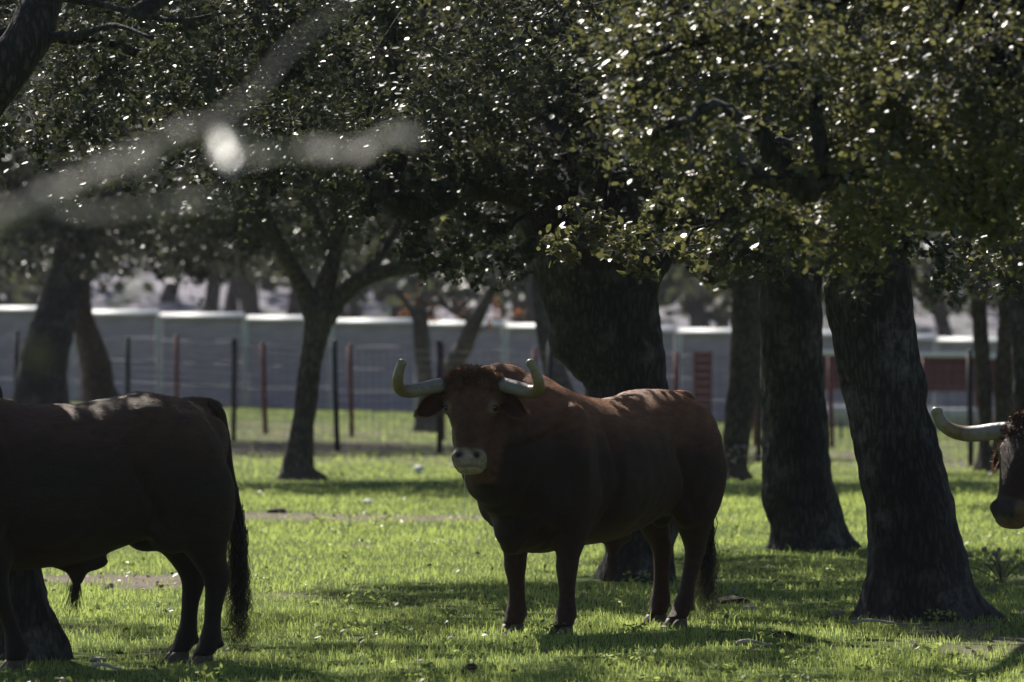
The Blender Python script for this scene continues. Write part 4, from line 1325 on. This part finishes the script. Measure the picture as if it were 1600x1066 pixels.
def near_leaf(px, py, dd, L, W, ang, nrm, rnd, gl=False):
    b = []
    c = P(px, py, DF + dd) - o0
    k = DF / FPX
    d = np.array([math.sin(ang), 0, -math.cos(ang)]); nn = np.array(nrm, float); nn /= np.linalg.norm(nn)
    d = d - nn * d.dot(nn); d /= np.linalg.norm(d); s_ = np.cross(nn, d)
    nu = 9; V = []
    for i in range(nu):
        t = i / (nu - 1); w = W * k * math.sin(math.pi * min(1, t * .92 + .04)) ** .8
        for v in (-1, -.5, 0, .5, 1):
            V.append(c + d * (t - .5) * L * k + s_ * v * w * .5 - nn * (v * v) * .12 * W * k + nn * .1 * L * k * (t - .5) ** 2)
    i = (np.arange(nu - 1)[:, None] * 5 + np.arange(4)[None]).reshape(-1)
    Q = np.stack([i, i + 1, i + 6, i + 5], -1)
    mesh_np('leaf', V, Q, M['leaf_gloss'] if gl else M['leaf_pale'] if rnd > .5 else M['leaf'], tw0, attrs={'rnd': (np.full(len(V), rnd), 'F')})
near_leaf(354, 236, 0, 150, 34, .38, (-.24, -.36, .68), .98, gl=True)
rl = np.random.default_rng(5)
for k in range(60):
    t = rl.random()
    if t < .7:
        u = t / .7; qx, qy = -160 + 480 * u, 405 - 205 * u
    else:
        u = (t - .7) / .3; qx, qy = 400 + 250 * u, 245 - 35 * u
    near_leaf(qx + rl.normal(0, 8), qy + 9 * math.sin(qx / 26) + rl.normal(0, 6), rl.normal(0, .05), rl.uniform(20, 36), rl.uniform(8, 16), rl.uniform(-1.5, 1.5), (rl.normal(0, .4), rl.normal(.1, .4), .8), rl.uniform(.55, .95))
near_leaf(520, 232, 0, 44, 22, 1.3, (0, -.5, .8), .8)
near_leaf(630, 212, .05, 40, 22, 1.2, (.1, -.5, .8), .7)
near_leaf(300, 312, -.05, 46, 24, 1.0, (0, -.4, .8), .6)
near_leaf(62, 552, .3, 60, 40, .3, (.1, -.6, .6), .45)
near_leaf(190, 250, -.1, 40, 20, 1.1, (0, -.5, .8), .75)

# ------------------------------------------------------------------ grass
def grass(seed=3):
    rng = np.random.default_rng(seed)
    Vs, Fs, Rs = [], [], []
    off = 0
    bands = [(24.5, 31, 1300, .034, .0046), (31, 38, 1000, .034, .0052), (38, 48, 600, .036, .0066), (48, 62, 300, .040, .009), (62, 84, 95, .04, .013), (84, 126.5, 26, .04, .02)]
    for y0, y1, dens, hgt, wid in bands:
        W1 = y1 * .098 + .8
        n = int((y1 - y0) * 2 * W1 * dens)
        x = rng.uniform(-W1, W1, n); y = rng.uniform(y0, y1, n)
        k = np.abs(x) < y * .098 + .8
        x, y = x[k], y[k]
        bare = bare_amount(x, y)
        pch = fbm(np.stack([x * 1.4, y * .8, x * 0], -1), 3, 55)
        fine = fbm(np.stack([x * 7, y * 7, x * 0], -1), 2, 91)
        k = (rng.random(len(x)) > bare * .95) & (rng.random(len(x)) < .75 + .5 * fine + .3 * pch)
        # worn earth round the oak feet
        for tx, ty, tr in ((2.45, 34.8, .62), (2.1, 45, .5), (.85, 40, .7), (-2.6, 30.8, .55), (-2.5, 66.7, .6)):
            dd = np.hypot(x - tx, y - ty)
            k &= rng.random(len(x)) < smooth(tr * .55, tr * 1.25, dd)
        x, y, pch, fine = x[k], y[k], pch[k], fine[k]
        n = len(x)
        h = hgt * (1 + .55 * pch + .9 * np.clip(fine, 0, 1)) * rng.uniform(.45, 1.35, n)
        tall = rng.random(n) < .012
        h = np.where(tall, h * 1.9, h)
        z = gz(x, y) - .004
        ang = rng.uniform(0, math.pi, n)
        lean = rng.uniform(0, 2 * math.pi, n); la = rng.uniform(.05, .75, n) * h
        w = wid * rng.uniform(.6, 1.4, n)
        b = np.stack([x, y, z], -1)
        s_ = np.stack([np.cos(ang), np.sin(ang) * .5, np.zeros(n)], -1) * (w / 2)[:, None]
        ld = np.stack([np.cos(lean), np.sin(lean), np.zeros(n)], -1) * la[:, None]
        up = np.array([0, 0, 1.])
        mid = b + ld * .3 + up * (h * .6)[:, None]
        tip = b + ld + up * (h * rng.uniform(.8, 1, n))[:, None]
        V = np.stack([b - s_, b + s_, mid + s_ * .75, mid - s_ * .75, tip], 1).reshape(-1, 3)
        base = (np.arange(n) * 5)[:, None] + off
        Vs.append(V)
        Fs.append((base + np.array([[0, 1, 2, 3]]), base + np.array([[3, 2, 4]])))
        dryp = np.clip(.42 + .28 * pch + rng.normal(0, .15, n) + (rng.random(n) < .05) * .4, 0, 1)
        Rs.append(np.repeat(dryp, 5))
        off += n * 5
    o = mesh_np('grass', np.concatenate(Vs), [np.concatenate([f[0] for f in Fs]), np.concatenate([f[1] for f in Fs])], M['grass'], smooth_=False,
                attrs={'rnd': (np.concatenate(Rs), 'F')})
    o['kind'] = 'stuff'
    tag(o, 'short bright green pasture grass with bare patches', 'grass')
    return o
grass()

# dry oak leaves and bits lying on the turf
def litter():
    rng = np.random.default_rng(9)
    n = 9000
    y = 26 + (rng.random(n) ** 1.5) * 85; x = rng.uniform(-1, 1, n) * (y * .1 + .6)
    b = bare_amount(x, y)
    k = rng.random(n) < .10 + b * .9
    x, y = x[k], y[k]
    n = len(x)
    C = np.stack([x, y, gz(x, y) + rng.uniform(.004, .035, n)], -1)
    out = []
    leaves(out, C, rng.normal(size=(n, 3)) * .5 + np.array([0, 0, 1.]), .045, rng.uniform(.1, .9, n), rng, six=True)
    v, f, r = out[0]
    # curl the leaves with distance so they still read as litter far away
    o = mesh_np('leaf_litter', v, f, M['leaf_litter'], smooth_=False, attrs={'rnd': (r, 'F')})
    o['kind'] = 'stuff'
    tag(o, 'fallen dry oak leaves scattered over the grass', 'leaves')
litter()

# low broad-leaved weeds in the turf
def weeds():
    rng = np.random.default_rng(19)
    out = []
    for k in range(260):
        y = 27 + rng.random() ** 1.4 * 40; x = rng.uniform(-1, 1) * (y * .098 + .4)
        if bare_amount(x, y) > .5: continue
        m = int(rng.integers(14, 40)); r0 = rng.uniform(.03, .13)
        a = rng.uniform(0, 6.28, m); rr = r0 * np.sqrt(rng.random(m))
        C = np.stack([x + rr * np.cos(a), y + rr * np.sin(a), float(gz(x, y)) + .02 + rng.random(m) * r0 * .6], -1)
        leaves(out, C, rng.normal(size=(m, 3)) * .6 + np.array([0, 0, 1.]), .034, np.full(m, rng.uniform(.1, .6)), rng, six=False)
    v = np.concatenate([o[0] for o in out]); off = 0; F = []
    for o in out: F.append(o[1] + off); off += len(o[0])
    o = mesh_np('low_weeds', v, np.concatenate(F), M['grass'], smooth_=False, attrs={'rnd': (np.concatenate([o[2] for o in out]), 'F')})
    o['kind'] = 'stuff'
    tag(o, 'low broad leaved weeds dotted through the turf', 'weeds')
weeds()

# ------------------------------------------------------------------ stones, dung and sticks
M['stone'] = noise_mat('field_stone', [(.3, (.16, .15, .15)), (.7, (.36, .35, .35))], 9, .85, .5)
M['dung'] = noise_mat('dung', [(.3, (.03, .022, .016)), (.7, (.07, .05, .038))], 14, .9, .6)
def lump(name, px, D, sx, sy, sz, mat, label, cat, seed, rough=.25, group=None):
    a = Acc(); n = 18; rg = []
    for k in range(1, n):
        ph = -math.pi / 2 + math.pi * k / n
        rg.append(ring((0, 0, math.sin(ph)), (1, 0, 0), (0, 1, 0), math.cos(ph), math.cos(ph), math.cos(ph), 26, 2.3))
    loft(a, rg); V, F = a.arrays()
    V = V * (1 + rough * fbm(V * 1.9 + seed, 3, seed))[:, None]
    V = V * np.array([sx, sy, sz]); V[:, 2] += sz * .45
    x = (px - 800) * D / FPX
    return tag(mesh_np(name, V + np.array([x, D, float(gz(x, D))]), F, mat, origin=(x, D, float(gz(x, D)))), label, cat, group)
lump('stone', 1172, 35.6, .052, .04, .030, M['stone'], 'grey stone in the grass between the middle bull and the leaning oak', 'stone', 1)
lump('stone', 1311, 35.2, .045, .04, .022, M['stone'], 'small flat stone at the left foot of the leaning oak', 'stone', 2)
lump('stone', 1150, 38.2, .05, .05, .02, M['stone'], 'pale flat stone just right of the middle bull\'s tail', 'stone', 3)
lump('stone', 152, 30.3, .045, .03, .020, M['stone'], 'small stone on the bare patch by the left oak foot', 'stone', 4)
lump('dung_pat', 1222, 32.3, .075, .06, .025, M['dung'], 'crumbly brown dung heap in the shade right of the middle bull', 'dung', 5, .4)
lump('dung_pat', 736, 28.9, .04, .035, .030, M['dung'], 'small dark dung lump at the bottom edge in the sun', 'dung', 6, .5)
lump('dung_pat', 1142, 36.8, .12, .10, .03, M['dung'], 'wide flat dung pat behind the tail of the middle bull', 'dung', 7, .4)
lump('dung_pat', 432, 53.5, .09, .08, .03, M['dung'], 'dark dung pat lying on the sandy path left of centre', 'dung', 8, .4)
lump('stone', 655, 70.5, .07, .06, .06, M['coping'], 'white stone shining in the sun beyond the muzzle of the middle bull', 'stone', 9, .2)
lump('stone', 575, 57.0, .05, .05, .03, M['coping'], 'small white stone in the grass near the slender oak shadow', 'stone', 10, .2)
def stick(px, D, L, ang, label):
    x = (px - 800) * D / FPX; z = float(gz(x, D)) + .018
    p = np.array([(math.cos(ang) * t * L, math.sin(ang) * t * L, .012 * math.sin(5 * t) + .01, .011 * (1 - .5 * t)) for t in np.linspace(0, 1, 6)])
    s = spline(p, 18); V, Q, T = tube(s[:, :3], s[:, 3], 8)
    o = mesh_np('fallen_stick', V + np.array([x, D, z]), [Q, T], M['bark_pale'], origin=(x, D, z))
    tag(o, label, 'stick')
stick(1330, 33.6, .34, .2, 'bleached stick lying in the shade before the leaning oak')
stick(143, 29.2, .16, -.1, 'short pale stick near the left bull\'s hind feet')
stick(1152, 31.2, .2, .4, 'short pale stick in the grass right of the middle bull\'s hind feet')

# dry seed heads behind the right-hand bull's muzzle
def seed_plant(px, D, n, h, label, seed):
    rng = np.random.default_rng(seed)
    x = (px - 800) * D / FPX
    root = empty('dry_weed', (x, D, float(gz(x, D))), label, 'plant')
    st = Acc(); hd_ = Acc()
    for k in range(n):
        e = np.array([rng.normal(0, .13), rng.normal(0, .08), h * rng.uniform(.5, 1.05)])
        p = spline(np.array([[0, 0, 0], e * np.array([.4, .4, .6]), e]), 8)
        V, Q, T = tube(p, .0022, 4); st.add(V, Q, T)
        ell(hd_, tuple(e), (.013, .013, .016))
    st.build('stem', M['twig'], root)['kind'] = 'stuff'; hd_.build('seed_head', M['leaf_seed'], root)['kind'] = 'stuff'
M['leaf_seed'] = noise_mat('seed_head', [(.3, (.22, .18, .17)), (.7, (.42, .36, .34))], 40, .9, .3)
seed_plant(1565, 39.5, 22, .24, 'dry grey seed heads on thin stalks at the right under the bull muzzle', 3)
seed_plant(1160, 66.0, 26, .42, 'pinkish dry weed standing against the trunk behind the middle bull', 4)

# ------------------------------------------------------------------ trees on the rising ground beyond the wall
def far_wood():
    rng = np.random.default_rng(77)
    out = []; tr = Acc()
    spots = []
    for k in range(650):
        y = 178 + rng.random() ** 1.3 * 560
        x = rng.uniform(-1, 1) * (y * .12 + 12)
        if all((x - a) ** 2 + (y - b) ** 2 > 36 for a, b in spots[-160:]):
            spots.append((x, y))
    for x, y in spots:
        z = float(gz(x, y)); r = rng.uniform(2.6, 4.4); h = rng.uniform(2.2, 3.2)
        pts = np.array([[x, y, z - .3, .38], [x + rng.normal(0, .2), y, z + h * .5, .28], [x + rng.normal(0, .6), y, z + h + .8, .22]])
        s = spline(pts, 7); V, Q, T = tube(s[:, :3], s[:, 3], 7); tr.add(V, Q, T)
        n = 420 if y < 330 else 200
        p = rng.normal(size=(n, 3)); p /= np.linalg.norm(p, axis=1)[:, None]
        p *= rng.uniform(.55, 1.05, n)[:, None] * (1 + .25 * vnoise(p * 2.2 + x, 5))[:, None]
        C = np.array([x, y, z + h + r * .55]) + p * np.array([r, r, r * .62])
        leaves(out, C, rng.normal(size=(n, 3)) * .8 + np.array([0, -.1, .8]), .62, np.full(n, rng.uniform(.2, .8)), rng, six=False)
    v = np.concatenate([o[0] for o in out]); off = 0; F = []
    for o in out: F.append(o[1] + off); off += len(o[0])
    o = mesh_np('distant_wood', v, np.concatenate(F), M['leaf_cold'], smooth_=False, attrs={'rnd': (np.concatenate([o[2] for o in out]), 'F')})
    o['kind'] = 'stuff'; tag(o, 'hazy oak wood covering the slope beyond the wall', 'wood')
    t = tr.build('distant_trunks', M['bark_far'], o)
    t['kind'] = 'stuff'
far_wood()

# ------------------------------------------------------------------ air
hz = Acc(); box(hz, -760, 760, -40, 1260, -24, 130)
hm = bpy.data.materials.new('haze'); hm.use_nodes = True
hn_ = hm.node_tree
hn_.nodes.remove(hn_.nodes["Principled BSDF"])
pv = hn_.nodes.new("ShaderNodeVolumePrincipled")
pv.inputs["Color"].default_value = (.80, .82, .95, 1)
pv.inputs["Density"].default_value = .00013
pv.inputs["Anisotropy"].default_value = .3
hn_.links.new(pv.outputs[0], hn_.nodes["Material Output"].inputs["Volume"])
ho = hz.build('haze', hm, smooth_=False)
ho['kind'] = 'stuff'
tag(ho, 'thin pale haze filling the air over the pasture', 'haze')
